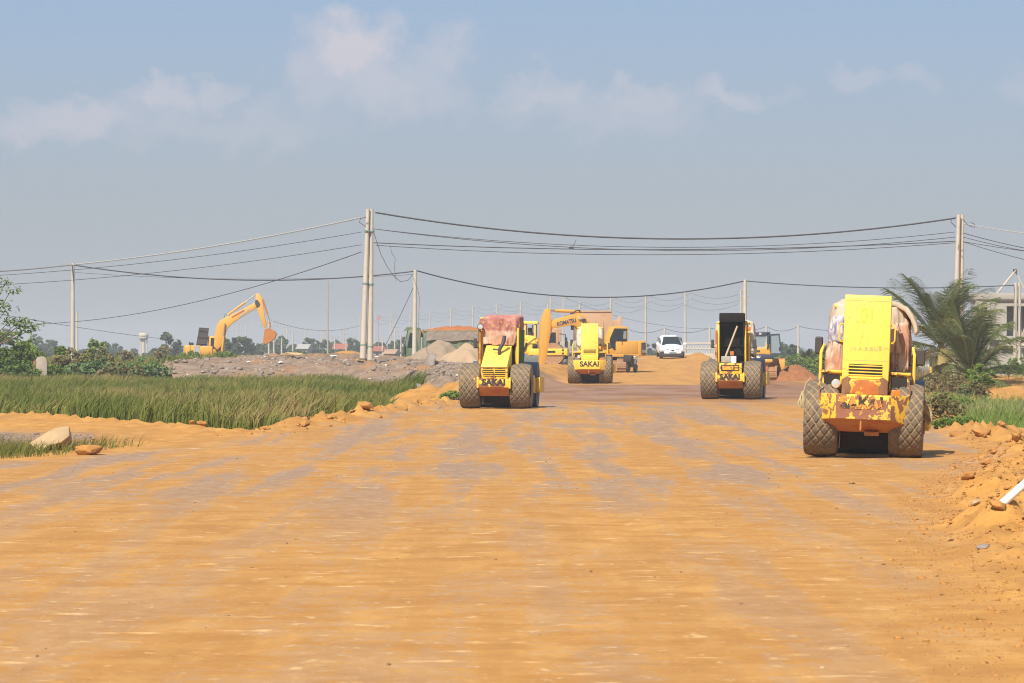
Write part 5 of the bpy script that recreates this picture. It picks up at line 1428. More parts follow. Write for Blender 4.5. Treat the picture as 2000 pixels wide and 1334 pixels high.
# power line marching away to the left behind everything
GL = 'crossarm poles of the distant power line'
line = [(1447, 567, 560, 'nearest crossarm pole of the distant line, just left of the pole behind the black hood'),
        (1338, 571, 600, 'crossarm pole rising at the right side of the white car'),
        (1261, 577, 640, 'crossarm pole between the excavator cab and the white car'),
        (1192.5, 581, 690, 'crossarm pole above the tan dump truck bed'),
        (1132, 589, 740, 'crossarm pole above the excavator boom'),
        (1070, 589, 790, 'crossarm pole directly behind the excavator arm'),
        (1017, 588, 820, 'crossarm pole above the right edge of the red patterned cloth'),
        (969.5, 594, 850, 'crossarm pole above the left part of the red patterned cloth'),
        (923.5, 599, 880, 'crossarm pole just left of the red patterned cloth'),
        (880.5, 602, 920, 'crossarm pole over the right half of the red soil load'),
        (840, 608, 960, 'crossarm pole over the left half of the red soil load'),
        (801, 611, 1000, 'crossarm pole just left of the single pole and the green truck cab'),
        (764, 613, 1040, 'crossarm pole second to the right of the tall pole pair'),
        (733, 614, 1080, 'crossarm pole touching the right side of the tall pole pair'),
        (702, 616, 1120, 'crossarm pole touching the left side of the tall pole pair')]
LINE_TOPS = []
for px, py, d, lab in line:
    p = concrete_pole('power_pole', lab, px, py, d, 690, .24, .15, GL, arms=3, n=6, arm_w=.85, arm_off=.4)
    LINE_TOPS.append((px, py, d))
GF = 'scattered far poles in front of the distant trees'
far_poles = [(1075, 580, 600, 2, 'left pole of the twin frame above the excavator arm cylinder'), (1100, 580, 600, 1, 'right pole of the twin frame above the excavator boom'),
    (525, 624, 560, 2, 'far pole with two wide crossarms right of the hanging excavator bucket'), (560, 632, 900, 3, 'far crossarm pole above the round tree by the bucket'),
    (572, 648, 700, 1, 'short far pole in the trees right of the bucket'), (550, 660, 650, 0, 'shortest bare pole in the trees right of the bucket'), (595, 647, 900, 1, 'far pole above the long treeline gap'),
    (628, 646, 900, 1, 'far pole just left of the thin steel mast'), (672, 644, 850, 2, 'far pole left of the tall pair, twin arms'), (676, 662, 700, 0, 'short bare pole left of the tall pair'),
    (654, 658, 750, 1, 'short far pole right of the thin steel mast'), (747, 655, 650, 0, 'short bare pole right of the tall pair'), (771, 638, 700, 2, 'dark-topped far pole left of the green truck'), (783, 655, 700, 1, 'short far pole nearest the green truck cab'),
    (535, 650, 640, 0, 'bare short pole beside the far pole with wide crossarms'), (275, 648, 900, 1, 'far pole beside the water tower'), (287, 650, 900, 1, 'far pole right of the water tower, before the round tree'), (443, 633, 1000, 3, 'faint crossarm pole above the far excavator boom foot'),
    (462, 633, 1000, 3, 'faint crossarm pole under the far excavator boom'), (480, 632, 1000, 3, 'faint crossarm pole under the far excavator arm')]
for px, py, d, na, lab in far_poles:
    concrete_pole('power_pole', lab, px, py, d, 697, .15, .11, GF, arms=na, n=6, arm_w=.7 if px != 525 else 1.4, arm_off=.1)
GS = 'short poles carrying the low wire behind the ramp'
for px, py, lab in ((1298, 640, 'short pole sticking up behind the white car roof'), (1386, 638, 'short pole above the concrete bridge railing'), (1497, 636, 'short pole above the bulldozer cab'), (1559, 635, 'short pole above the palm-like tree right of the bulldozer'), (1222, 640, 'short pole behind the excavator exhaust')):
    concrete_pole('wire_post', lab, px, py, 430, None, .15, .12, GS, n=8)
def street_lamp():
    top = P(1764, 580, 300); zb = hz(top.x, 300) - .2
    t = thing('street_lamp', 'curved street lamp rising between the nearest roller and the palms', 'street lamp', (top.x, 300, zb))
    h = top.z - zb
    MB().tube([(0, 0, 0), (0, 0, h - .3), (-.05, 0, h - .05), (-.25, 0, h + .15), (-.7, 0, h + .27), (-.9, 0, h + .33)], [.09, .06, .055, .05, .045, .04], 8).build('post', M['concrete_d'], t)
    MB().obox((-1.1, 0, h + .40), (.5, .2, .09), (0, R(22), 0)).build('lamp_head', M['grey_paint'], t, bevel=.03)
street_lamp()

def sagline(a, b, sag, n=28):
    a, b = Vector(a), Vector(b); out = []
    for i in range(n + 1):
        t_ = i / n; p = a.lerp(b, t_); p.z -= 4 * sag * t_ * (1 - t_); out.append(p)
    return out
def cable(label, a, b, sag_px, r=.03, mat='cable', group='overhead cables', name='overhead_cable', pts=None):
    """a and b: (pixel x, pixel y, distance); sag in pixels at mid span"""
    A, B = P(*a), P(*b)
    d = (a[2] + b[2]) / 2
    path = pts or sagline(A, B, sag_px / FPX * d)
    mb = MB(); o_ = path[0].copy()
    mb.tube([p - o_ for p in path], r, 6)
    o = mb.build(name, M[mat], None, loc=o_)
    return tag(o, label, 'cable', group)
dA, dB = 225, 226
cable('thickest black cable, topmost across the road between the two tall pole pairs', (733, 415, dA), (1866, 426, dB), 46, .052)
cable('thin grey wire second from the top across the road', (730, 447, dA), (1866, 453, dB), 33, .020)
cable('thin wire third from the top across the road', (730, 447, dA), (1866, 463, dB), 34, .022)
cable('thick lower black cable across the road, just below the third wire', (730, 474, dA), (1866, 471, dB), 15, .030)
cable('lowest thin cable across the road, reaching the right pole pair lowest', (734, 479, dA), (1866, 474, dB), 21, .022)
cable('thick pale cable from the tall left pair down past the far-left pole', (705, 425, dA), (142, 517, 250), 9, .045, 'cable_pale')
cable('thick pale cable running off the left edge from the far-left pole', (142, 517, 250), (-60, 533, 235), 2, .045, 'cable_pale')
cable('upper thin wire from the tall left pair to the left edge', (706, 453, dA), (-60, 541, 235), 12, .018)
cable('lower thin wire from the tall left pair to the left edge', (706, 478, dA), (-60, 559, 235), 12, .018)
cable('long thin wire falling from the tall left pair behind the far excavator boom', (706, 492, dA), (-60, 629, 330), 42, .022)
cable('black cable from the far-left pole to the single pole by the green truck', (146, 518, 250), (808, 530, 250), 23, .042)
cable('thin wire from the far-left pole to the single pole by the green truck', (146, 532, 250), (808, 536, 250), 11, .014)
cable('dark wire sloping down from the left edge towards the water tower', (-40, 606, 300), (310, 661, 420), 3, .022)
cable('black cable from the single pole by the truck to the pole behind the black hood', (815, 529, 250), (1453, 549, 262), 41, .042)
cable('black cable from the pole behind the black hood to the short pair by the house', (1458, 549, 262), (1982, 557, 262), 9, .038)
cable('pale cable leaving the right pole pair to the right edge', (1882, 437, dB), (2060, 462, 226), 2, .03, 'cable_pale')
cable('upper dark cable leaving the right pole pair to the right edge', (1881, 455, dB), (2060, 495, 226), 3, .024)
cable('middle dark cable leaving the right pole pair to the right edge', (1881, 463, dB), (2060, 499, 226), 3, .020)
cable('lower dark cable leaving the right pole pair to the right edge', (1881, 472, dB), (2060, 498, 226), 1, .020)
cable('lowest dark cable leaving the right pole pair to the right edge', (1881, 472, dB), (2060, 520, 226), 3, .020)
cable('slack looped wire hanging from the tall left pair to the single pole', (728, 447, dA), (808, 575, 250), 0, .016, pts=[P(*q) for q in ((728, 447, 225), (735, 470, 226), (744, 497, 228), (756, 520, 232), (768, 538, 236), (782, 550, 242), (796, 548, 246), (806, 537, 249.8))])
cable('slack wire tail dangling in the air beside the looped wire', (762, 480, 225), (775, 560, 225), 0, .012, pts=[P(*q) for q in ((762, 480, 225), (766, 496, 225), (772, 505, 225), (770, 525, 225), (774, 548, 225))])
cable('guy wire slanting down left of the single pole', (808, 560, 250), (745, 690, 262), 2, .018)
cable('wire hanging straight down right of the single pole', (817, 565, 250), (817, 690, 250), 0, .012, pts=[P(*q) for q in ((814, 558, 250), (819, 580, 250), (818, 620, 250), (815, 690, 250))])
cable('thin wire crossing behind the house windows to the palms', (1900, 606, 290), (2060, 614, 290), 2, .014)
cable('black drop cable bending down the short pair by the house', (1982, 557, 261), (1984, 660, 261), 0, .02, pts=[P(*q) for q in ((1978, 557, 261), (1981, 560, 261), (1982, 575, 261), (1982.5, 620, 261), (1983, 665, 261))])
for px, lab in ((713, 'black cable loop drooping left of the tall left pair top'), (1866, 'black cable loop drooping left of the tall right pair top')):
    s_ = 1 if px < 1000 else .8
    cable(lab, (px, 425, 225), (px, 440, 225), 0, .022, pts=[P(px + u * s_, 424 + v, 224.6) for u, v in ((2, 0), (-9, 3), (-11, 10), (-4, 15), (2, 20))])
cable('black cable loop drooping right of the tall right pair top', (1880, 430, 225), (1890, 440, 225), 0, .02, pts=[P(1880 + u, 428 + v, 225.6) for u, v in ((0, 0), (8, 9), (16, 14), (24, 16), (24, 10), (16, 6))])
def junction():
    p = P(1116, 485, 225.4)
    t = thing('cable_joint', 'small dark joint box hanging on the cables over the road', 'joint box', (p.x, p.y, p.z))
    MB().obox((0, 0, 0), (.30, .14, .10), (0, R(10), 0)).build('joint_box', M['mirror'], t, bevel=.02)
    MB().tube([(-.1, 0, .05), (.15, 0, .22), (.28, 0, .52)], .012, 5).tube([(.1, 0, .05), (.28, 0, .52)], .012, 5).build('hanger_wire', M['cable'], t)
junction()
for i in range(len(LINE_TOPS) - 1):
    (x0, y0, d0), (x1, y1, d1) = LINE_TOPS[i], LINE_TOPS[i + 1]
    s0, s1 = FPX / d0, FPX / d1
    mb = MB(); o_ = P(x0, y0, d0)
    for k, (dz, dx) in enumerate(((.1, .9), (1.0, .9), (1.9, -.2))):
        a = P(x0 + dx * s0, y0 + dz * s0, d0); b = P(x1 + dx * s1, y1 + dz * s1, d1)
        mb.tube([p - o_ for p in sagline(a, b, .95, 12)], .020, 4)
    o = mb.build('power_line', M['cable'], None, loc=o_)
    tag(o, 'three faint sagging wires of one span of the distant power line', 'wires', 'wire spans of the distant power line')
wp = [(1222, 641), (1298, 641), (1386, 640), (1497, 638), (1559, 637), (1700, 636)]
for (x0, y0), (x1, y1) in zip(wp[:-1], wp[1:]):
    cable('one sagging span of the low wire behind the ramp', (x0, y0, 430), (x1, y1, 430), 9, .030, group='spans of the low wire behind the ramp')
cable('long faint wire from the excavator boom pole across to the ramp poles', (1105, 582, 600), (1447, 640, 560), 22, .025)
cable('long sagging wire behind the far excavator bucket to the tall pair', (530, 626, 560), (703, 636, 640), 14, .03)

# ------------------------------------------------------------------ buildings
def house():
    d = 300.0; s = d / FPX
    zb = -.6
    X = lambda px: (px - 1000) * s
    Z = lambda py: EYE - (py - HOR) * s
    x0 = X(1934)
    t = thing('house', 'unfinished grey two-storey concrete house with dark openings at the right edge', 'house', (x0, d, zb))
    def zl(py): return Z(py) - zb
    zr0, zr1 = zl(585), zl(573)       # roof slab
    zs0, zs1 = zl(664), zl(656)       # floor slab
    L_ = 9.0
    wall = MB()
    th = .22
    # upper front wall, with one tall dark opening
    o0, o1 = X(1966) - x0, X(2003) - x0
    ztop, zbot = zl(598), zl(655)
    wall.box(0, o0, 0, th, zs1, zr0); wall.box(o1, L_, 0, th, zs1, zr0); wall.box(o0, o1, 0, th, ztop, zr0)
    # lower wall
    wall.box(0, L_, .15, .15 + th, 0, zs0)
    # angled left bay
    bay = [(0, 0), (-1.0, .55), (-1.05, 3.2)]
    for (a0, b0), (a1, b1) in zip(bay[:-1], bay[1:]):
        ln = math.hypot(a1 - a0, b1 - b0); an = math.atan2(b1 - b0, a1 - a0)
        cx, cy = (a0 + a1) / 2, (b0 + b1) / 2
        zw0, zw1 = zl(622), zl(600)
        wall.obox((cx, cy, (zs1 + zw0) / 2), (ln, th, zw0 - zs1), (0, 0, an)); wall.obox((cx, cy, (zw1 + zr0) / 2), (ln, th, zr0 - zw1), (0, 0, an))
        for u in (-.5, -.05, .5): wall.obox((cx + math.cos(an) * ln * u * .95, cy + math.sin(an) * ln * u * .95, (zw0 + zw1) / 2), (.12, th * .9, zw1 - zw0), (0, 0, an))
        wall.obox((cx, cy + .05, zs0 / 2), (ln, th, zs0), (0, 0, an))
    wo = wall.build('wall', M['render'], t)
    MB().box(.1, L_, 1.6, 1.7, zs1, zr0).box(-.9, .0, 2.0, 2.1, zs1, zr0).build('inner_wall', M['concrete_d'], wo)
    MB().prism([(-1.25, .45), (-.15, -.25), (L_, -.25), (L_, 5), (-1.3, 5)], zr0, zr1 + .02, 'z').build('roof', M['render'], t, bevel=.02)
    MB().prism([(-1.15, .5), (-.1, -.15), (L_, -.15), (L_, 5), (-1.2, 5)], zr0 - .12, zr0 - .003, 'z').build('cornice', M['render'], t)
    MB().prism([(-1.2, .45), (-.1, -.30), (L_, -.30), (L_, 5), (-1.25, 5)], zs0, zs1, 'z').build('floor_slab', M['concrete_d'], t)
    # fluted pilaster
    pl = MB().box(.02, .38, -.10, -.003, zs1, zl(592))
    for k in range(4): pl.box(.05 + k * .08, .09 + k * .08, -.13, -.10, zs1, zl(593))
    pl.box(-.03, .43, -.14, -.004, zl(592), zl(588))
    pl.build('pilaster', M['render'], t)
    fr = MB().box(o0 - .1, o0, -.05, .0, zbot, ztop + .1).box(o1, o1 + .1, -.05, .0, zbot, ztop + .1).box(o0, o1, -.05, .0, ztop, ztop + .1)
    fr.build('window_frame', M['render'], t)
    MB().box(o0 + .75, o0 + .80, .05, .1, zbot, ztop).build('window_post', M['concrete_d'], t)
    MB().prism([(-.6, 0), (-.85, -.18), (L_, -.18), (L_, 0)], zl(675), zl(669), 'z').build('awning', M['cloth_cream'], t, loc=(X(1957) - x0 + .6, -.2, 0))
house()
def aframe():
    d = 303.0
    a, b, c = P(1947, 573, d), P(1983, 529, d), P(2004, 570, d)
    t = thing('steel_beam_frame', 'pale A-shaped beams leaning together above the unfinished house roof', 'beams', (a.x, d, a.z))
    MB().tube([(0, 0, -.02), (b - a) * 1.05], .085, 8).build('beam', M['concrete'], t)
    MB().tube([(b - a) * 1.0 + Vector((.0, .15, 0)), (c - a) + Vector((0, .15, 0))], .06, 8).build('beam', M['concrete'], t)
    MB().obox(((b - a).x, .08, (b - a).z), (.3, .3, .3)).build('joint_clamp', M['mirror'], t, bevel=.04)
aframe()
def bamboo_prop():
    d = 258
    a, b = P(1975, 712, d), P(2004, 632, d)
    o = MB().tube([(0, 0, -.3), b - a], .05, 6).build('pole_prop', M['wood'], None, loc=a)
    tag(o, 'pale slanting pole leaning beside the short pole pair at the house', 'pole')
bamboo_prop()
def far_house(label, px, w, ytop, ybase, d, roof, name='house', wallm='render'):
    p = P(px, ybase, d); s = d / FPX
    t = thing(name, label, 'house', (p.x, d, p.z - 1), (0, 0, R(random.uniform(-12, 12))), 'small far houses among the distant trees')
    W_, h = w * s, (ybase - ytop) * s + 1
    MB().box(-W_ / 2, W_ / 2, 0, 5, 0, h * .62).build('wall', M[wallm], t)
    MB().prism([(-.4, h * .62), (2.5, h), (5.4, h * .62)], -W_ / 2 - .3, W_ / 2 + .3, 'x').build('roof', M[roof], t)
    MB().box(-W_ * .12, W_ * .12, -.02, -.005, .1, h * .45).build('door', M['dark'], t)
far_house('far red-roofed house left of the tall pole pair', 663, 24, 671, 692, 760, 'roof_red')
far_house('far grey-roofed house near the excavator bucket treeline', 590, 20, 672, 688, 820, 'grey_paint')
far_house('far red-roofed house right of the tall pole pair', 737, 26, 676, 692, 700, 'roof_red')
far_house('small far brown-roofed house by the short poles left of the truck', 760, 18, 682, 694, 640, 'tan_paint')
def water_tower():
    p = P(280, 690, 900)
    t = thing('water_tower', 'pale water tower faint in the haze left of the round tree', 'water tower', (p.x, 900, p.z - 1.2))
    MB().lathe([(.5, 0), (.42, 4.2), (.5, 4.3)], axis='z', n=12).build('stem', M['concrete'], t)
    MB().lathe([(.6, 4.3), (1.15, 4.7), (1.2, 5.6), (1.0, 5.9), (.1, 6.0)], axis='z', n=16).build('tank', M['concrete'], t)
water_tower()
def railing():
    d = 350.0
    a, b = P(1338, 690, d), P(1398, 690, d)
    L_ = (b - a).length + 5
    t = thing('bridge_railing', 'pale concrete bridge railing behind the orange ramp', 'railing', (a.x, d, 1.55), (0, 0, R(-3)))
    MB().box(0, L_, -.12, .12, .98, 1.12).build('top_rail', M['concrete'], t)
    MB().box(0, L_, -.1, .1, .50, .62).build('middle_rail', M['concrete'], t)
    MB().box(0, L_, -.15, .15, -.5, .12).build('kerb', M['concrete'], t)
    for k in range(int(L_ / .24)): MB().box(k * .24, k * .24 + .07, -.04, .04, .12, .98).build('baluster', M['concrete'], t)
railing()
def pillar():
    p = P(79, 742, 207)
    t = thing('broken_wall', 'broken concrete pillar with a brick edge beside the big bush at left', 'wall stub', (p.x, p.y, hz(p.x, p.y) - .1))
    h = 1.75
    MB().prism([(-.22, 0), (-.24, h * .9), (-.15, h), (.18, h + .02), (.34, h * .94), (.38, h * .8), (.36, .9), (.30, 0)], -.12, .12, 'y').build('concrete_face', M['old_concrete'], t, bevel=.02)
    MB().prism([(-.36, 0), (-.36, h * .86), (-.24, h * .90), (-.245, 0)], -.16, .12, 'y').build('brick_edge', M['brick'], t, bevel=.02)
pillar()

# ------------------------------------------------------------------ rocks, rubble, clods
def rock_np(seed, n=2, flat=.7, ang=.35):
    """an angular lump: hull of scattered points, its edges broken down once"""
    rs_ = np.random.RandomState(seed)
    P8 = rs_.normal(size=(20, 3)); P8 /= np.linalg.norm(P8, axis=1)[:, None]
    P8 *= np.array([rs_.uniform(.9, 1.2), rs_.uniform(.75, 1.05), flat * rs_.uniform(.75, 1.1)]) * rs_.uniform(.78, 1.08, size=(20, 1))
    bm = bmesh.new()
    for p_ in P8: bm.verts.new(p_)
    bmesh.ops.convex_hull(bm, input=bm.verts)
    bmesh.ops.delete(bm, geom=[v for v in bm.verts if not v.link_faces], context='VERTS')
    bmesh.ops.triangulate(bm, faces=bm.faces)
    bmesh.ops.subdivide_edges(bm, edges=bm.edges, cuts=3, use_grid_fill=True)
    bmesh.ops.triangulate(bm, faces=bm.faces); bm.verts.index_update()
    V = np.array([v.co[:] for v in bm.verts]); F = np.array([[v.index for v in f.verts] for f in bm.faces]); bm.free()
    r_ = np.linalg.norm(V, axis=1)[:, None]
    V = V * (1 + .34 * (fbm(V[:, 0] * 3.5 + V[:, 2] * 2 + seed, V[:, 1] * 3.5 - V[:, 2] * 1.5, seed, 4) - .5)[:, None])
    return V, F
ROCKS = [rock_np(i, 2) for i in range(10)]
def chip_np(seed):
    rs_ = np.random.RandomState(seed)
    bm = bmesh.new(); P8 = rs_.normal(size=(11, 3)); P8 /= np.linalg.norm(P8, axis=1)[:, None]
    P8 *= np.array([rs_.uniform(.8, 1.3), rs_.uniform(.6, 1.0), rs_.uniform(.35, .7)]) * rs_.uniform(.75, 1.1, size=(11, 1))
    for p_ in P8: bm.verts.new(p_)
    r_ = bmesh.ops.convex_hull(bm, input=bm.verts)
    bmesh.ops.delete(bm, geom=[v for v in bm.verts if not v.link_faces], context='VERTS')
    bmesh.ops.triangulate(bm, faces=bm.faces); bm.verts.index_update()
    V = np.array([v.co[:] for v in bm.verts]); F = np.array([[v.index for v in f.verts] for f in bm.faces]); bm.free()
    return V, F
ROCKS1 = [chip_np(50 + i) for i in range(16)]
def scatter(name, pts, sizes, mats, label=None, kind='stuff', seed=0, rocks=ROCKS1):
    rs = np.random.RandomState(seed)
    Vs, Fs, b = [], [], 0
    for (x, y, z), s_ in zip(pts, sizes):
        V, F = rocks[rs.randint(len(rocks))]
        a = rs.rand() * 6.28; c, s2 = math.cos(a), math.sin(a)
        Vr = V * s_; Vr = np.stack([Vr[:, 0] * c - Vr[:, 1] * s2, Vr[:, 0] * s2 + Vr[:, 1] * c, Vr[:, 2]], -1)
        Vs.append(Vr + np.array([x, y, z + s_ * .05])); Fs.append(F + b); b += len(V)
    o = np_mesh(name, np.concatenate(Vs), np.concatenate(Fs), mats)
    return tag(o, label, None, None, kind)
rs = np.random.RandomState(11)
def pts_on(n, fx, fy, cond=None):
    x, y = fx(rs.rand(n)), fy(rs.rand(n))
    if cond is not None:
        k = cond(x, y); x, y = x[k], y[k]
    return np.stack([x, y, height(x, y)], -1)
# rubble on the grey bank
YBF = lambda x: np.interp(x, [-19, -9.8, -6, -4.9, -3.3, -1.9, -.5], [211, 205, 194, 184, 160, 142, 138])
pr = pts_on(6500, lambda r: -22 + r * 23, lambda r: 140 + r * 95, lambda x, y: (x < ip(LE, y) - .9) & (y > YBF(x) - 1))
scatter('rubble', pr, .05 + .24 * rs.rand(len(pr)) ** 3.5, M['stone_grey'], 'grey and tan rubble stones covering the bank behind the reeds', seed=1)
pr = pts_on(1000, lambda r: -22 + r * 23, lambda r: 140 + r * 92, lambda x, y: (x < ip(LE, y) - 1.0) & (y > YBF(x)))
scatter('pale_rubble', pr, .04 + .13 * rs.rand(len(pr)) ** 2, M['concrete'], 'pale broken concrete bits among the rubble of the bank', seed=2)
# crumbs along road edges
pl_ = pts_on(9000, lambda r: r * 26 - 12, lambda r: 60 + 80 * r, lambda x, y: (np.abs(ip(LE, y) - x - .7) < .8 + rs.rand(len(x)) * .5) & (y > 88))
pe = pts_on(26000, lambda r: r * 8 + 1, lambda r: 20 + 55 * r, lambda x, y: (x - ip(RE, y) > -.4 + .9 * rs.rand(len(x)) ** 2) & (x < .155 * y + 1))
pb = pts_on(5000, lambda r: 8 + r * 8, lambda r: 66 + 50 * r, lambda x, y: np.abs(x - ip(RE, y) - .9) < 1.0)
pf = pts_on(70000, lambda r: r * 8 + 1, lambda r: 20 + 52 * r, lambda x, y: (x - ip(RE, y) > -.5 + .8 * rs.rand(len(x)) ** 2) & (x < .15 * y + 1))
scatter('dirt_crumbs_fine', pf, (.006 + .03 * rs.rand(len(pf)) ** 3) * np.clip(pf[:, 1] / 55, .5, 1.4), M['clay_mid'], 'fine crumbled clay on the right roadside spoil', seed=8)
pa = np.concatenate([pl_, pe, pb])
scatter('dirt_crumbs', pa, (.006 + .085 * rs.rand(len(pa)) ** 5) * np.clip(pa[:, 1] / 60, .5, 1.6), M['clay'], 'loose orange clay crumbs along both road edges', seed=3)
pg = pts_on(1500, lambda r: -12.5 + r * 3.4, lambda r: 79 + 12 * r, lambda x, y: (x < -9.0 + (y - 82) * -.1))
scatter('gravel', pg, .02 + .06 * rs.rand(len(pg)) ** 3, M['stone_grey'], 'grey gravel spilled on the bank at far left', seed=4)
ps = pts_on(700, lambda r: -12 + r * 24, lambda r: 24 + 110 * r ** 1.4, lambda x, y: (x > ip(LE, y)) & (x < ip(RE, y)))
scatter('road_pebbles', ps, .008 + .02 * rs.rand(len(ps)) ** 2, M['clay_dark'], 'small dark pebbles lying on the packed road', seed=5)
def rock(name, label, cat, px, py, d, size, mat, seed, group=None, rot=(0, 0, 0), sq=(1, 1, 1), sink=.1, sub=3):
    p = G(px, py)
    size = size * p.y / d * (.78 if name == 'dirt_clod' else 1)
    V, F = rock_np(seed, sub)
    V = V * np.array(sq) * size
    o = np_mesh(name, V, F, M[mat])
    z = p.z
    o.location = (p.x, p.y, z + size * sq[2] * .7 - sink * size); o.rotation_euler = rot
    return tag(o, label, cat, group)
def boulder():
    """big split slab: pale flat top, tilted to the right"""
    p = G(96, 882)
    face = [(-.42, .12), (-.10, .33), (.06, .43), (.37, .47), (.41, .27), (.24, .13), (.05, .09), (-.15, -.03)]
    pts = [(x, -.15 + .75 * z, z) for x, z in face]
    low = [(x * .86 + .05, .16 + .75 * z, z * .82 - .13) for x, z in face]
    n = len(face)
    mb = MB().add(pts + low, [tuple(range(n))] + [(i, n + i, n + (i + 1) % n, (i + 1) % n) for i in range(n)] + [tuple(reversed(range(n, 2 * n)))])
    o = mb.build('boulder', M['stone'], None, bevel=.03, ang=25)
    o.location = (p.x, p.y, hz(p.x, p.y) + .02); o.scale = (1, 1.5, 1)
    tag(o, 'big angular pale boulder with tilted flat top in the grassy dip', 'boulder')
boulder()
rock('boulder', 'rounded clay-coated boulder at the road edge right of the angular boulder', 'boulder', 176, 888, 75, .36, 'clay', 3, None, (0, 0, .4), (1.05, 1, .55), .1)
GC = 'larger clay clods along the road edges'
for k, (px, py, d, sz, m_, lab) in enumerate([
    (1758 + 172, 905, 62, .17, 'clay', 'pointed clay clod topmost on the right roadside spoil'), (1893, 932, 56, .15, 'clay', 'upright clay clod at the left edge of the right spoil'),
    (1905, 985, 50, .13, 'stone', 'flat pale stone slab in the right spoil below the upright clod'), (1950, 990, 49, .16, 'clay', 'large rounded clay clod below the white pipe'),
    (1975, 1075, 40, .09, 'clay', 'clay clod at the right edge under the white pipe'), (1920, 1075, 41, .10, 'stone_grey', 'grey stone half buried in the right spoil'),
    (1830, 1127, 34, .028, 'clay_dark', 'upper of two small dark clods on the road\'s right side'), (1840, 1163, 31, .032, 'clay_dark', 'lower of two small dark clods on the road\'s right side'),
    (1855, 1058, 41, .05, 'clay_dark', 'small flat dark clod left of the right spoil'), (1665, 945, 58, .07, 'stone', 'pale flat stone on the road before the nearest roller'),
    (1448, 1181, 30, .025, 'clay_dark', 'single small dark clod in the middle foreground of the road'), (1725, 1104, 36, .03, 'clay_dark', 'low dark crust piece on the road near the right edge'),
    (580, 1055, 40, .04, 'clay', 'small pale clod on the left foreground of the road'), (1606, 1306, 24, .03, 'stone', 'pale stone at the bottom edge of the picture'),
    (690, 806, 116, .19, 'clay', 'long clay slab tilted on the left road berm'), (715, 800, 118, .28, 'clay', 'rounded clod right of the tilted slab on the left berm'), (667, 822, 108, .20, 'clay', 'round clod left of the tilted slab on the left berm'),
    (595, 833, 101, .22, 'clay', 'wide clay clod on the left berm by the reed stalk'), (522, 838, 98, .18, 'clay', 'broad low clod on the left berm where the side track ends'), (790, 797, 120, .18, 'clay', 'small peaked clod on the left berm before the left roller'), (842, 790, 126, .20, 'clay', 'clod on the left berm closest to the left roller tyre'),
    (395, 828, 105, .20, 'clay', 'clod heap on the side track edge by the reeds'), (375, 826, 106, .16, 'clay', 'smaller clod beside the clod heap on the side track'),
    (1870, 852, 84, .22, 'clay', 'left rounded mound clod behind the nearest roller shadow'), (1915, 850, 84, .30, 'clay', 'wide clay clod on the right berm before the bright grass'), (1985, 860, 82, .22, 'clay', 'reddish clod on the right berm at the right edge')]):
    rock('dirt_clod', lab, 'clod', px, py, d, sz, m_, 100 + k, GC, (rs.rand() * .4, rs.rand() * .4, rs.rand() * 6), (1.2, 1, .75 if k not in (4, 14) else .4), .4)
for k, (px, py, d, w, lab) in enumerate([(655, 745, 211, .27, 'white rag lying at the foot of the rubble bank'), (652, 699, 224, .26, 'white rag on the top of the rubble bank left of the tall pair'), (548, 710, 218, .18, 'white plastic scrap high on the left part of the rubble'), (485, 709, 216, .16, 'white curled scrap on the left end of the rubble bank'), (736, 700, 226, .16, 'white scrap right behind the tall pole pair'), (100, 710, 215, .12, 'white scrap in the scrub right of the broken pillar')]):
    rock('rubbish', lab, 'rubbish', px, py, d, w, 'rag', 200 + k, 'white rubbish on the rubble bank', (0, 0, k), (1, 1, .45), .0)
for k, (px, py, d, w, lab) in enumerate([(570, 700, 222, .55, 'large pale flat stone on top of the rubble bank'), (703, 707, 220, .24, 'yellowish stone in front of the tall pole pair'), (812, 746, 206, .42, 'broken concrete block low on the rubble bank'), (783, 748, 206, .30, 'tilted grey slab beside the broken concrete block'), (800, 737, 208, .40, 'flat slab lying above the broken concrete block'), (840, 714, 216, .6, 'dark slanted slab in the rubble right of the tall pair'), (818, 757, 203, .22, 'small dark stone under the broken concrete block')]):
    rock('stone_block', lab, 'stone', px, py, d, w, 'stone' if k < 2 else 'stone_grey', 300 + k, 'bigger stones in the rubble bank', (.2 * k, .1 * k, k), (1.2, .8, .5), .05)
def white_pipe():
    g = G(1953, 985); a = g + Vector((0, 0, -.05)); b = P(2035, 915, g.y)
    o = MB().tube([(0, 0, 0), b - a], .045, 16).build('pipe', M['pvc'], None, loc=a)
    tag(o, 'white plastic pipe sticking out of the right roadside spoil', 'pipe')
white_pipe()

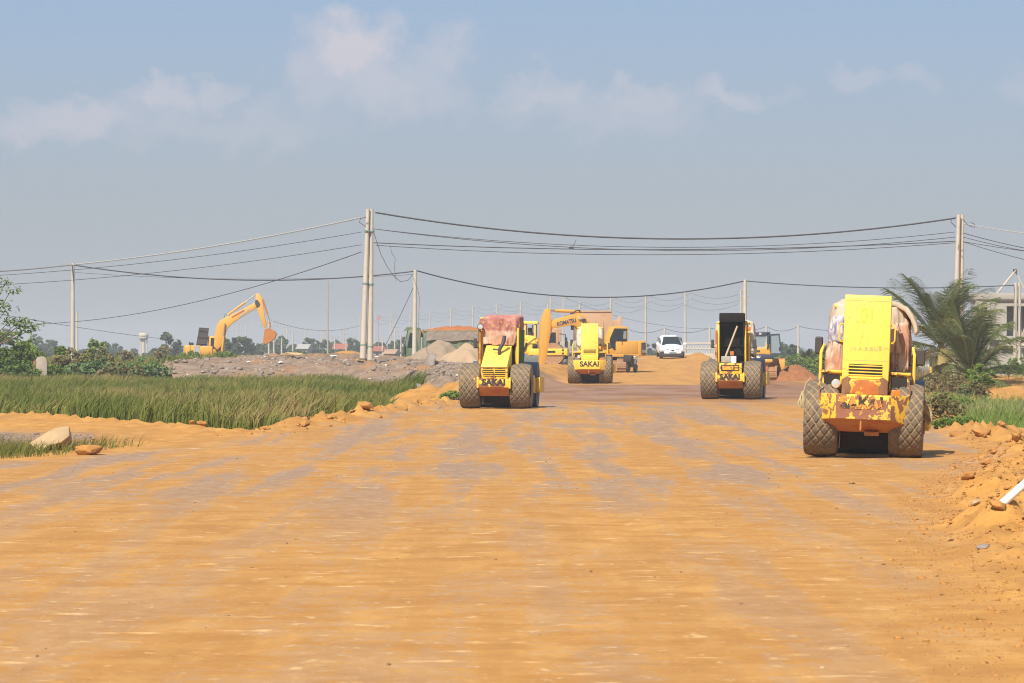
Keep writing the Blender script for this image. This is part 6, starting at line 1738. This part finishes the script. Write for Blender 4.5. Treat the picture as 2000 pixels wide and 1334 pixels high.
# ------------------------------------------------------------------ vegetation
def leaves_np(centers, size, rng, droop=.0, aspect=.5, up=.4):
    """one bent diamond per centre; returns verts, quads"""
    n = len(centers)
    d = rng.normal(size=(n, 3)); d[:, 2] = d[:, 2] * .6 - droop; d /= np.linalg.norm(d, axis=1)[:, None]
    nn = .8 * rng.normal(size=(n, 3)) + np.array([-.35, -.65, .8]) * (up + .5)
    w = np.cross(d, nn); w /= (np.linalg.norm(w, axis=1)[:, None] + 1e-6)
    s = size * (.6 + .8 * rng.rand(n))[:, None]
    c = centers
    V = np.stack([c - d * s * .5, c + w * s * aspect * .5, c + d * s * .5, c - w * s * aspect * .5], 1)
    V[:, 1] += np.cross(w, d) * s * .12; V[:, 3] += np.cross(w, d) * s * .12
    F = np.arange(n * 4).reshape(n, 4)
    return V.reshape(-1, 3), F
def crown_centers(n, blobs, rng, shell=.5):
    """points inside uneven lobes: (cx, cy, cz, rx, ry, rz)"""
    b = np.array(blobs, float); vol = b[:, 3] * b[:, 4] * b[:, 5]
    which = rng.choice(len(b), n, p=vol / vol.sum())
    u = rng.normal(size=(n, 3)); u /= np.linalg.norm(u, axis=1)[:, None]
    r = rng.rand(n) ** (1 / 3.0) * (1 - shell) + shell * (1 - .25 * rng.rand(n) ** 2)
    p = b[which, :3] + u * r[:, None] * b[which, 3:6]
    # gather into clumps
    nc = max(6, n // 45)
    cl = p[rng.choice(n, nc)]
    dd = ((p[:, None, :] - cl[None, :, :]) ** 2).sum(2) if n * nc < 4e6 else None
    if dd is not None:
        near = cl[dd.argmin(1)]; p = p + (near - p) * .45
    tint = np.clip(rng.rand(n) * .75 + .25 * vnoise(p[:, 0] * 2.0, p[:, 2] * 2.0 + p[:, 1], 3), 0, 1)
    return p, tint
def plant(name, label, cat, loc, blobs, n, leaf, mat, seed, group=None, trunk=None, aspect=.5, droop=0.0, z0=None):
    rng = np.random.RandomState(seed)
    t = thing(name, label, cat, loc, (0, 0, 0), group)
    c, tint = crown_centers(n, blobs, rng)
    c[:, 2] = np.maximum(c[:, 2], .03)
    V, F = leaves_np(c, leaf, rng, droop, aspect)
    np_mesh('crown', V, F, M[mat], t, {'tint': np.repeat(tint, 4)})
    mb = MB()
    b = np.array(blobs)
    top = b[:, 2].max(); r = trunk or .05
    mb.tube([(0, 0, -.2), (.05 * top, 0, top * .4), (0, .03 * top, top * .85)], [r, r * .75, r * .35], 6)
    for k in range(min(len(blobs), 6)):
        mb.tube([(0.02 * top, 0, top * (.2 + .08 * k)), tuple(b[k, :3] * np.array([.6, .6, .9])), tuple(b[k, :3])], [r * .55, r * .35, r * .15], 5)
    mb.build('trunk', M['bark'], t)
    return t
def bush_blobs(w, h, rng, k=7):
    out = []
    out.append((0, 0, h * .6, w * .26, w * .24, h * .34)); out.append((w * .25, 0, h * .45, w * .2, w * .2, h * .3)); out.append((-w * .27, 0, h * .4, w * .2, w * .2, h * .3))
    for i in range(k):
        x = (rng.rand() - .5) * w * .8; r = w * (.16 + .14 * rng.rand())
        z = h * (.28 + .5 * rng.rand() * (1 - abs(x) / w * 1.2))
        out.append((x, (rng.rand() - .5) * w * .5, z, r, r * .9, h * (.2 + .14 * rng.rand())))
    return out
def bush(label, px, py_base, d, wpx, hpx, mat, seed, n=1800, leaf=.16, group='bushes', name='bush', cat='bush', k=7):
    s = d / FPX; p = P(px, py_base, d); rng = np.random.RandomState(seed)
    z = hz(p.x, p.y)
    return plant(name, label, cat, (p.x, p.y, z), bush_blobs(wpx * s, (p.z - z) + hpx * s * 1.22, rng, k), n, leaf, mat, seed, group, .04)
GB = 'bushes on the left scrub'
bush('huge bright green bush at the left edge by the broken pillar', 20, 742, 211, 120, 88, 'leaf', 1, 5200, .20, GB, k=11)
bush('green bush low against the left edge of the reeds', 20, 745, 203, 130, 45, 'leaf_dark', 2, 2600, .18, GB)
bush('olive bush behind the right shoulder of the broken pillar', 60, 735, 216, 60, 65, 'leaf', 28, 1800, .18, GB)
bush('brownish bush in front of the far-left pole', 138, 728, 214, 70, 50, 'leaf_brown', 3, 2000, .16, GB)
bush('tall green bush with a rounded top right of the far-left pole', 184, 722, 218, 50, 58, 'leaf', 4, 2200, .17, GB)
bush('reddish brown bush right of the tall rounded green bush', 207, 724, 216, 46, 45, 'leaf_brown', 5, 1600, .16, GB)
bush('bluish green castor bush low in the middle of the scrub', 190, 744, 209, 110, 42, 'leaf_blue', 6, 2600, .20, GB)
bush('bluish green bush next to the rubble bank end', 285, 745, 208, 105, 42, 'leaf_blue', 7, 2600, .20, GB)
bush('thin weedy bush with dry stalks before the castor bushes', 235, 746, 207, 90, 36, 'leaf_brown', 8, 1700, .16, GB)
bush('small bush between the broken pillar and the brownish bush', 110, 746, 208, 60, 30, 'leaf', 9, 1300, .16, GB)
bush('brown shrub on the skyline left of the pink spot', 246, 705, 300, 46, 24, 'leaf_brown', 10, 900, .2, GB)
bush('brown shrub on the skyline before the round tree', 318, 706, 300, 40, 30, 'leaf_brown', 11, 900, .2, GB)
bush('green bush below the far excavator boom', 437, 712, 300, 60, 24, 'leaf', 12, 1400, .2, GB)
bush('dark bush in front of the far excavator counterweight', 372, 710, 305, 50, 22, 'leaf', 13, 1100, .2, GB)
bush('long low scrub in front of the far excavator tail', 340, 712, 302, 60, 16, 'leaf', 14, 1100, .2, GB)
bush('low scrub in front of the far excavator tracks', 405, 714, 302, 80, 17, 'leaf', 29, 1400, .2, GB)
bush('small green tuft at the foot of the rubble bank', 585, 752, 206, 40, 12, 'leaf', 15, 500, .14, GB)
bush('green weeds at the left roller\'s tyre', 884, 790, 132, 44, 24, 'leaf', 16, 1100, .16, GB)
bush('small bush on the orange heap behind the rubble', 592, 690, 282, 20, 8, 'leaf', 17, 250, .14, GB)
bush('banana-like green bush behind the brownish bush', 120, 712, 235, 40, 34, 'leaf', 18, 900, .3, GB)
GR2 = 'bushes on the right verge'
bush('wide olive shrub behind the dense bush, below the palms', 1850, 800, 140, 90, 34, 'leaf', 33, 2400, .10, GR2)
bush('dry brown skirt of shrubs at the palm trunks', 1850, 768, 176, 80, 42, 'leaf_brown', 34, 2200, .12, GR2)
bush('dense green and pink-tipped bush beside the nearest roller\'s right tyre', 1835, 836, 100, 90, 60, 'leaf_brown', 20, 3800, .07, GR2)
bush('low leafy bush in front of the dense right bush', 1868, 850, 92, 90, 34, 'leaf', 21, 3000, .06, GR2)
bush('low pink-brown weeds along the right berm', 1945, 850, 92, 110, 20, 'leaf_brown', 22, 2600, .05, GR2)
bush('brown weeds under the small leafy tree', 1905, 785, 168, 60, 38, 'leaf_brown', 23, 1800, .10, GR2)
bush('blue-green weeds left of the small leafy tree trunk', 1882, 782, 168, 36, 30, 'leaf_blue', 24, 900, .10, GR2)
bush('dark clipped hedge under the unfinished house', 1968, 748, 215, 120, 32, 'leaf_dark', 25, 3600, .10, GR2, name='hedge', cat='hedge')
bush('bright green bush at the foot of the short pole pair', 1990, 735, 228, 60, 36, 'leaf', 26, 1800, .14, GR2)
bush('green bush mass behind the bulldozer blade', 1560, 722, 330, 100, 30, 'leaf', 27, 2600, .2, GR2)
bush('green bush right behind the brown dirt heap', 1600, 724, 325, 60, 28, 'leaf', 30, 1500, .2, GR2)
bush('grey-green shrub filling the gap left of the nearest roller', 1622, 722, 330, 50, 40, 'leaf_dark', 31, 1500, .2, GR2)

# small leafy tree on the right
p = P(1913, 770, 168)
plant('small_tree', 'small leafy tree with a pale trunk in front of the palms', 'tree', (p.x, p.y, hz(p.x, p.y)), [(-.45, 0, 1.35, .35, .3, .3), (.35, 0, 1.25, .4, .35, .32), (0, .1, 1.65, .35, .3, .25), (-.2, -.2, 1.0, .35, .3, .25), (.6, .1, .95, .3, .3, .22)], 800, .19, 'leaf', 40, None, .045, .45, .25)
# branches reaching in from the left edge
def edge_tree():
    d = 150
    base = P(-90, 760, d); zb = hz(base.x, d)
    t = thing('tree', 'tree at the left edge, feathery branches reaching into the sky', 'tree', (base.x, d, zb))
    rng = np.random.RandomState(77)
    def L3(px, py): q_ = P(px, py, d); return Vector((q_.x - base.x, rng.uniform(-.3, .3), q_.z - zb))
    tips = [(22, 565), (8, 552), (12, 604), (2, 590), (60, 636), (50, 628), (32, 632), (20, 628), (70, 640), (48, 645), (-30, 560), (-50, 600), (-40, 640), (-80, 570), (-110, 590)]
    mb = MB(); root = L3(-60, 690)
    mb.tube([(0, 0, -.2), (.1, 0, 1.2), root], [.14, .11, .08], 8)
    cs = []
    for px, py in tips:
        tip = L3(px, py); mid = root.lerp(tip, .55) + Vector((0, 0, -.12))
        mb.tube([root, mid, tip], [.04, .025, .012], 5)
        for k in range(34):
            cs.append(np.array(tip) + rng.normal(size=3) * np.array([.22, .18, .10]) + np.array([0, 0, -.02]))
    mb.build('trunk', M['bark'], t)
    cs = np.array(cs)
    V, F = leaves_np(cs, .19, rng, .35, .36)
    np_mesh('crown', V, F, M['leaf_dark'], t, {'tint': np.repeat(rng.rand(len(cs)), 4)})
edge_tree()

# coconut palms
def palm(label, px, py_base, d, trunk_h, n_fr, flen, seed, scale=1.0, group='coconut palms on the right', lean=0.0, young=True):
    p = P(px, py_base, d); rng = np.random.RandomState(seed)
    t = thing('coconut_palm', label, 'palm', (p.x, p.y, hz(p.x, p.y) - .05), (0, 0, 0), group)
    tr = MB(); 
    path = [(lean * h, 0, h) for h in np.linspace(-.2, trunk_h, 9)]
    tr.tube(path, [.26, .24, .21, .19, .17, .17, .16, .16, .15], 12)
    for k in range(26):   # old leaf bases
        a = rng.rand() * 6.28; h = trunk_h * (.3 + .7 * rng.rand())
        tr.tube([(lean * h + .12 * math.cos(a), .12 * math.sin(a), h), (lean * h + .3 * math.cos(a), .3 * math.sin(a), h + .25), (lean * h + .42 * math.cos(a), .42 * math.sin(a), h + .1)], [.05, .04, .02], 5)
    tr.build('trunk', M['palmtrunk'], t)
    for k in range(n_fr):
        u = (k + .5) / n_fr
        elev = R(86 - 105 * u ** 1.5 + rng.uniform(-7, 7)); az = k * 2.39996 + rng.uniform(-.3, .3)
        L_ = flen * (.82 + .3 * rng.rand()) * (.8 + .2 * math.sin(PI * min(1, u * 1.3)))
        bend = (.45 + .6 * rng.rand()) * (1.25 - .75 * math.sin(max(elev, 0)))
        # curve of the rachis
        pts, e = [], elev; pos = np.array([lean * trunk_h, 0, trunk_h]); ns = 26
        hd = np.array([math.cos(az), math.sin(az), 0])
        for i in range(ns + 1):
            pts.append(pos.copy())
            dirv = hd * math.cos(e) + np.array([0, 0, math.sin(e)])
            pos = pos + dirv * L_ / ns; e -= bend / ns * (1 + 1.2 * i / ns)
        pts = np.array(pts)
        side = np.array([-math.sin(az), math.cos(az), 0])
        V, F, T = [], [], []; b = 0
        ex = Vector(pts[-1])
        dry = .6 if u > .82 else 0; ft_ = rng.rand() * .35
        # rachis as thin strip
        for i in range(ns):
            w0, w1 = .035 * (1 - i / ns) + .008, .035 * (1 - (i + 1) / ns) + .008
            V += [pts[i] - side * w0, pts[i] + side * w0, pts[i + 1] + side * w1, pts[i + 1] - side * w1]; F.append([b, b + 1, b + 2, b + 3]); b += 4; T += [.92] * 4
        nl = 48
        for i in range(nl):
            f = .10 + .9 * i / nl; q_ = f * ns; i0 = min(int(q_), ns - 1); c = pts[i0] + (pts[i0 + 1] - pts[i0]) * (q_ - i0)
            tang = pts[min(i0 + 1, ns)] - pts[i0]; tang /= np.linalg.norm(tang)
            ll = flen * .30 * (math.sin(PI * min(1, .12 + f * .88)) ** .6 + .12) * rng.uniform(.8, 1.1)
            for sg in (-1, 1):
                up_ = math.sin(max(elev, 0)) * (1 - .5 * f)
                droop_ = rng.uniform(.55, 1.25) * (1.25 - up_)
                d0 = side * sg * (.80 - .25 * up_) + tang * (.55 + .5 * up_) + np.array([0, 0, .12 - .25 * (1 - up_)]); d0 /= np.linalg.norm(d0)
                d1 = d0 + np.array([0, 0, -droop_]); d1 /= np.linalg.norm(d1)
                wv = np.cross(d0, tang); wv = tang * .6 + wv * .35
                m1 = c + d0 * ll * .5; m2 = m1 + d1 * ll * .55
                w = .027
                V += [c - wv * w, c + wv * w, m1 + wv * w, m1 - wv * w, m2 + wv * .003, m2 - wv * .003]
                F += [[b, b + 1, b + 2, b + 3], [b + 3, b + 2, b + 4, b + 5]]; b += 6
                tv = np.clip(rng.rand() * .35 + ft_ + dry + (.3 if rng.rand() > .85 else 0), 0, 1)
                T += [tv] * 6
        np_mesh('frond', np.array(V), np.array(F), M['frond'], t, {'tint': np.array(T)})
    return t
palm('tall coconut palm with upright fronds, left of the two', 1841, 757, 190, 2.0, 34, 4.4, 5, lean=-.02)
palm('lower bushy coconut palm spreading right in front of the house', 1894, 760, 182, .7, 34, 4.0, 9, lean=.05)
palm('hazy distant palm above the bushes left of the nearest roller', 1578, 716, 340, 1.0, 18, 1.9, 15, group='distant palms')
palm('small dark palm crown peeking out behind the nearest roller\'s left mirror', 1612, 700, 335, 1.6, 14, 1.5, 19, group='distant palms')

# distant trees, each its own crown and trunk
GT2 = 'hazy distant trees on the horizon'
ft = [(-20, 640, 90, 800, 'hazy tall tree at the left edge behind the bright bush'), (72, 655, 55, 850, 'hazy tree right of the left-edge branches'), (100, 664, 36, 860, 'small hazy tree left of the far-left pole'), (115, 676, 30, 900, 'low hazy tree behind the broken pillar'), (205, 668, 44, 900, 'hazy tree between the far-left pole and the water tower'), (232, 672, 40, 900, 'flat-topped hazy tree left of the water tower'), (262, 682, 30, 950, 'low hazy tree at the foot of the water tower'),
      (324, 651, 46, 640, 'round dark tree behind the far excavator tail'), (300, 680, 40, 800, 'low tree left of the round dark tree'), (352, 676, 30, 800, 'low tree behind the far excavator tail'),
      (440, 660, 46, 620, 'tree behind the far excavator boom foot'), (463, 654, 50, 640, 'tall tree under the far excavator boom'), (482, 662, 40, 680, 'loose tree under the far excavator arm'), (505, 672, 44, 800, 'low tree left of the hanging bucket'),
      (549, 652, 40, 850, 'pointed tree just right of the hanging bucket'), (528, 668, 40, 850, 'dark tree under the hanging bucket'), (574, 672, 34, 850, 'low tree right of the pointed tree'), (602, 661, 46, 850, 'broad tree in the middle of the treeline'), (630, 664, 40, 850, 'tree left of the thin steel mast'), (655, 666, 40, 880, 'tree right of the thin steel mast'), (685, 662, 44, 860, 'dark tree left of the tall pole pair'), (712, 668, 40, 860, 'tree directly behind the tall pole pair'),
      (742, 668, 40, 800, 'tree right of the tall pole pair'), (768, 666, 44, 780, 'tree between the tall pair and the green truck'), (790, 660, 40, 760, 'tree touching the green truck cab'), (520, 684, 60, 700, 'low bushy tree before the treeline at the bucket'), (580, 684, 70, 700, 'low bushy tree before the middle treeline'), (650, 684, 70, 720, 'low bushy tree behind the orange heap'), (725, 684, 60, 720, 'low bushy tree behind the tall pole pair'), (780, 684, 50, 720, 'low bushy tree left of the green truck'),
      (1270, 672, 60, 700, 'grey-green tree left of the white car'), (1250, 680, 60, 700, 'low tree at the excavator tail'), (1225, 684, 50, 720, 'low tree behind the excavator counterweight'), (1530, 666, 40, 600, 'hazy thin tree right of the bulldozer door'), (1545, 676, 50, 560, 'hazy tree behind the bush mass'), (1590, 686, 70, 560, 'hazy tree behind the distant palm'), (1640, 668, 50, 560, 'hazy tree behind the nearest roller cab'), (1505, 690, 60, 620, 'low hazy tree behind the bulldozer'),
      (1770, 690, 80, 520, 'hazy tree behind the nearest roller\'s right mirror'), (1850, 690, 90, 520, 'hazy tree behind the palms'), (1930, 690, 90, 520, 'hazy tree behind the house wall'), (2040, 680, 90, 520, 'hazy tree at the right edge'), (-60, 676, 90, 900, 'low hazy tree beyond the left edge'), (160, 682, 60, 950, 'low hazy trees behind the far-left pole'), (400, 684, 70, 900, 'low hazy tree behind the far excavator cab'), (1120, 690, 60, 700, 'low tree behind the excavator boom')]
for k, (px, top, w, d, lab) in enumerate(ft):
    rng = np.random.RandomState(500 + k); s = d / FPX
    p = P(px, 694, d); z = -.6 if d > 400 else hz(p.x, d)
    H = EYE - (top - HOR) * s - z; wd = w * s
    H = max(H, 2.0) * 1.04; wd *= 1.35
    blobs = []
    for i in range(9):
        a = rng.rand() * 6.28; rr = wd * .32 * rng.rand() ** .5
        zz = H * (.30 + .55 * rng.rand()); q_ = 1 - .55 * abs(zz / H - .45)
        r = wd * (.17 + .10 * rng.rand()) * q_
        blobs.append((rr * math.cos(a) * q_, rr * math.sin(a) * q_, zz, r, r, min(r * .9, H * .2)))
    blobs.append((0, 0, H * .88, wd * .16, wd * .16, H * .12)); blobs.append((0, 0, H * .25, wd * .42, wd * .3, H * .22))
    plant('tree', lab, 'tree', (p.x, d, z), blobs, int(900 + 20 * w), .34 + .0004 * d, 'leaf_far', 600 + k, GT2, .12, .7)

# reeds and grass: uncountable
def grass(name, label, n, fx, fy, cond, hgt, wid, mat, seed, lean=(.35, .1)):
    rng = np.random.RandomState(seed)
    x, y = fx(rng.rand(n)), fy(rng.rand(n))
    k = cond(x, y, rng); x, y = x[k], y[k]; n = len(x)
    z = height(x, y, False) - .03
    h = hgt * (.65 + .5 * rng.rand(n)) * (.45 + 1.1 * fbm(x * .3, y * .12, seed, 3))
    a = rng.rand(n) * 6.28; wv = np.stack([np.cos(a), np.sin(a), 0 * a], -1) * (wid * (.6 + .8 * rng.rand(n)))[:, None] * .5
    swirl = fbm(x * .5, y * .25, seed + 4, 3)
    ln = np.stack([lean[0] * (swirl * 2 - .4) + .28 * rng.normal(size=n), lean[1] + .25 * rng.normal(size=n), 0 * x], -1) * h[:, None]
    B = np.stack([x, y, z], -1); M1 = B + ln * .3 + np.array([0, 0, 1]) * (h * .55)[:, None]; T = B + ln + np.array([0, 0, 1]) * (h * (1 - .12 * rng.rand(n)))[:, None]
    V = np.stack([B - wv, B + wv, M1 + wv * .8, M1 - wv * .8, T + wv * .12, T - wv * .12], 1).reshape(-1, 3)
    i = np.arange(n)[:, None] * 6
    F = np.concatenate([i + np.array([0, 1, 2, 3]), i + np.array([3, 2, 4, 5])])
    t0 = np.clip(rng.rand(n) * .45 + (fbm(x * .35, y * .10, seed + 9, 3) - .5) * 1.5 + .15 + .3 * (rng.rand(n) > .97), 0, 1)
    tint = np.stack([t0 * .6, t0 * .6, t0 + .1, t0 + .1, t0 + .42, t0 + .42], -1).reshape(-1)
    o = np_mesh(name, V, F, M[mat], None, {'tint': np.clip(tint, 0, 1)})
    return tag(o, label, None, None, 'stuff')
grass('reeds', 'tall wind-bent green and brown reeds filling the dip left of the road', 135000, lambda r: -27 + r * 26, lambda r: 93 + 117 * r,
      lambda x, y, g: (x < ip(LE, y) - 1.7 - .5 * g.rand(len(x)) - 2.6 * sst(122, 150, y)) & (x > -.142 * y - 2) & (y > YFAR(x) + 3.2) & (y < YBF(x) - 2 + 3 * g.rand(len(x))), .68, .045, 'grass', 3)
grass('verge_grass', 'bright green grass on the right verge behind the berm', 34000, lambda r: 10 + r * 16, lambda r: 92 + 70 * r,
      lambda x, y, g: (x > ip(RE, y) + 1.7 + .6 * g.rand(len(x)) + np.exp(-((y - 98) / 6.) ** 2) * 1.0) & (x < .142 * y + 2), .7, .03, 'grass_r', 5, (.15, .0))
grass('dip_grass', 'short grass in the dip around the boulder', 5200, lambda r: -12 + r * 5, lambda r: 66 + 16 * r,
      lambda x, y, g: (x < ip(LE, y) - .9 - .5 * g.rand(len(x))) & (fbm(x * .9, y * .5, 8) > .36), .26, .014, 'grass', 7, (.5, -.1))
grass('scrub_grass', 'rough green and brown weeds covering the left scrub', 26000, lambda r: -50 + r * 32, lambda r: 203 + 120 * r ** 1.5,
      lambda x, y, g: (x < -21 + g.rand(len(x)) * 2) & (x > -.15 * y - 3), .5, .07, 'grass', 9, (.1, .0))
grass('embankment_weeds', 'weeds along the far orange embankment', 5000, lambda r: -46 + r * 30, lambda r: 326 + 14 * r, lambda x, y, g: x == x, .5, .08, 'grass_r', 10, (.1, 0))
grass('right_bank_weeds', 'sparse weeds on the right dirt bank', 1500, lambda r: 20 + r * 12, lambda r: 150 + 60 * r, lambda x, y, g: fbm(x * .5, y * .3, 4) > .55, .3, .03, 'grass_r', 12, (.1, 0))
p = P(270, 692, 420)
def pink_tent():
    t = thing('tent', 'tiny pink-red tent below the water tower', 'tent', (p.x, 420, hz(p.x, 420) - .1))
    MB().lathe([(.8, 0), (.75, .9), (.4, 1.6), (.02, 1.9)], axis='z', n=10).build('cover', M['cloth_red2'], t).scale = (.32, .32, .32)
M['cloth_red2'] = plain('pink_red_fabric', (.55, .12, .11), .8)
pink_tent()
def flag():
    q_ = P(739, 621, 700)
    t = thing('flag', 'tiny pink-red flag high beside the crossarm pole right of the tall pair', 'flag', (q_.x, 700, -.6))
    MB().tube([(0, 0, 0), (0, 0, q_.z + 1.1)], .05, 6).build('pole', M['concrete_d'], t)
    MB().prism([(0, q_.z + .2), (.4, q_.z + .45), (.38, q_.z + .9), (0, q_.z + .95)], -.02, .02, 'y').build('cloth', M['cloth_red2'], t)
flag()
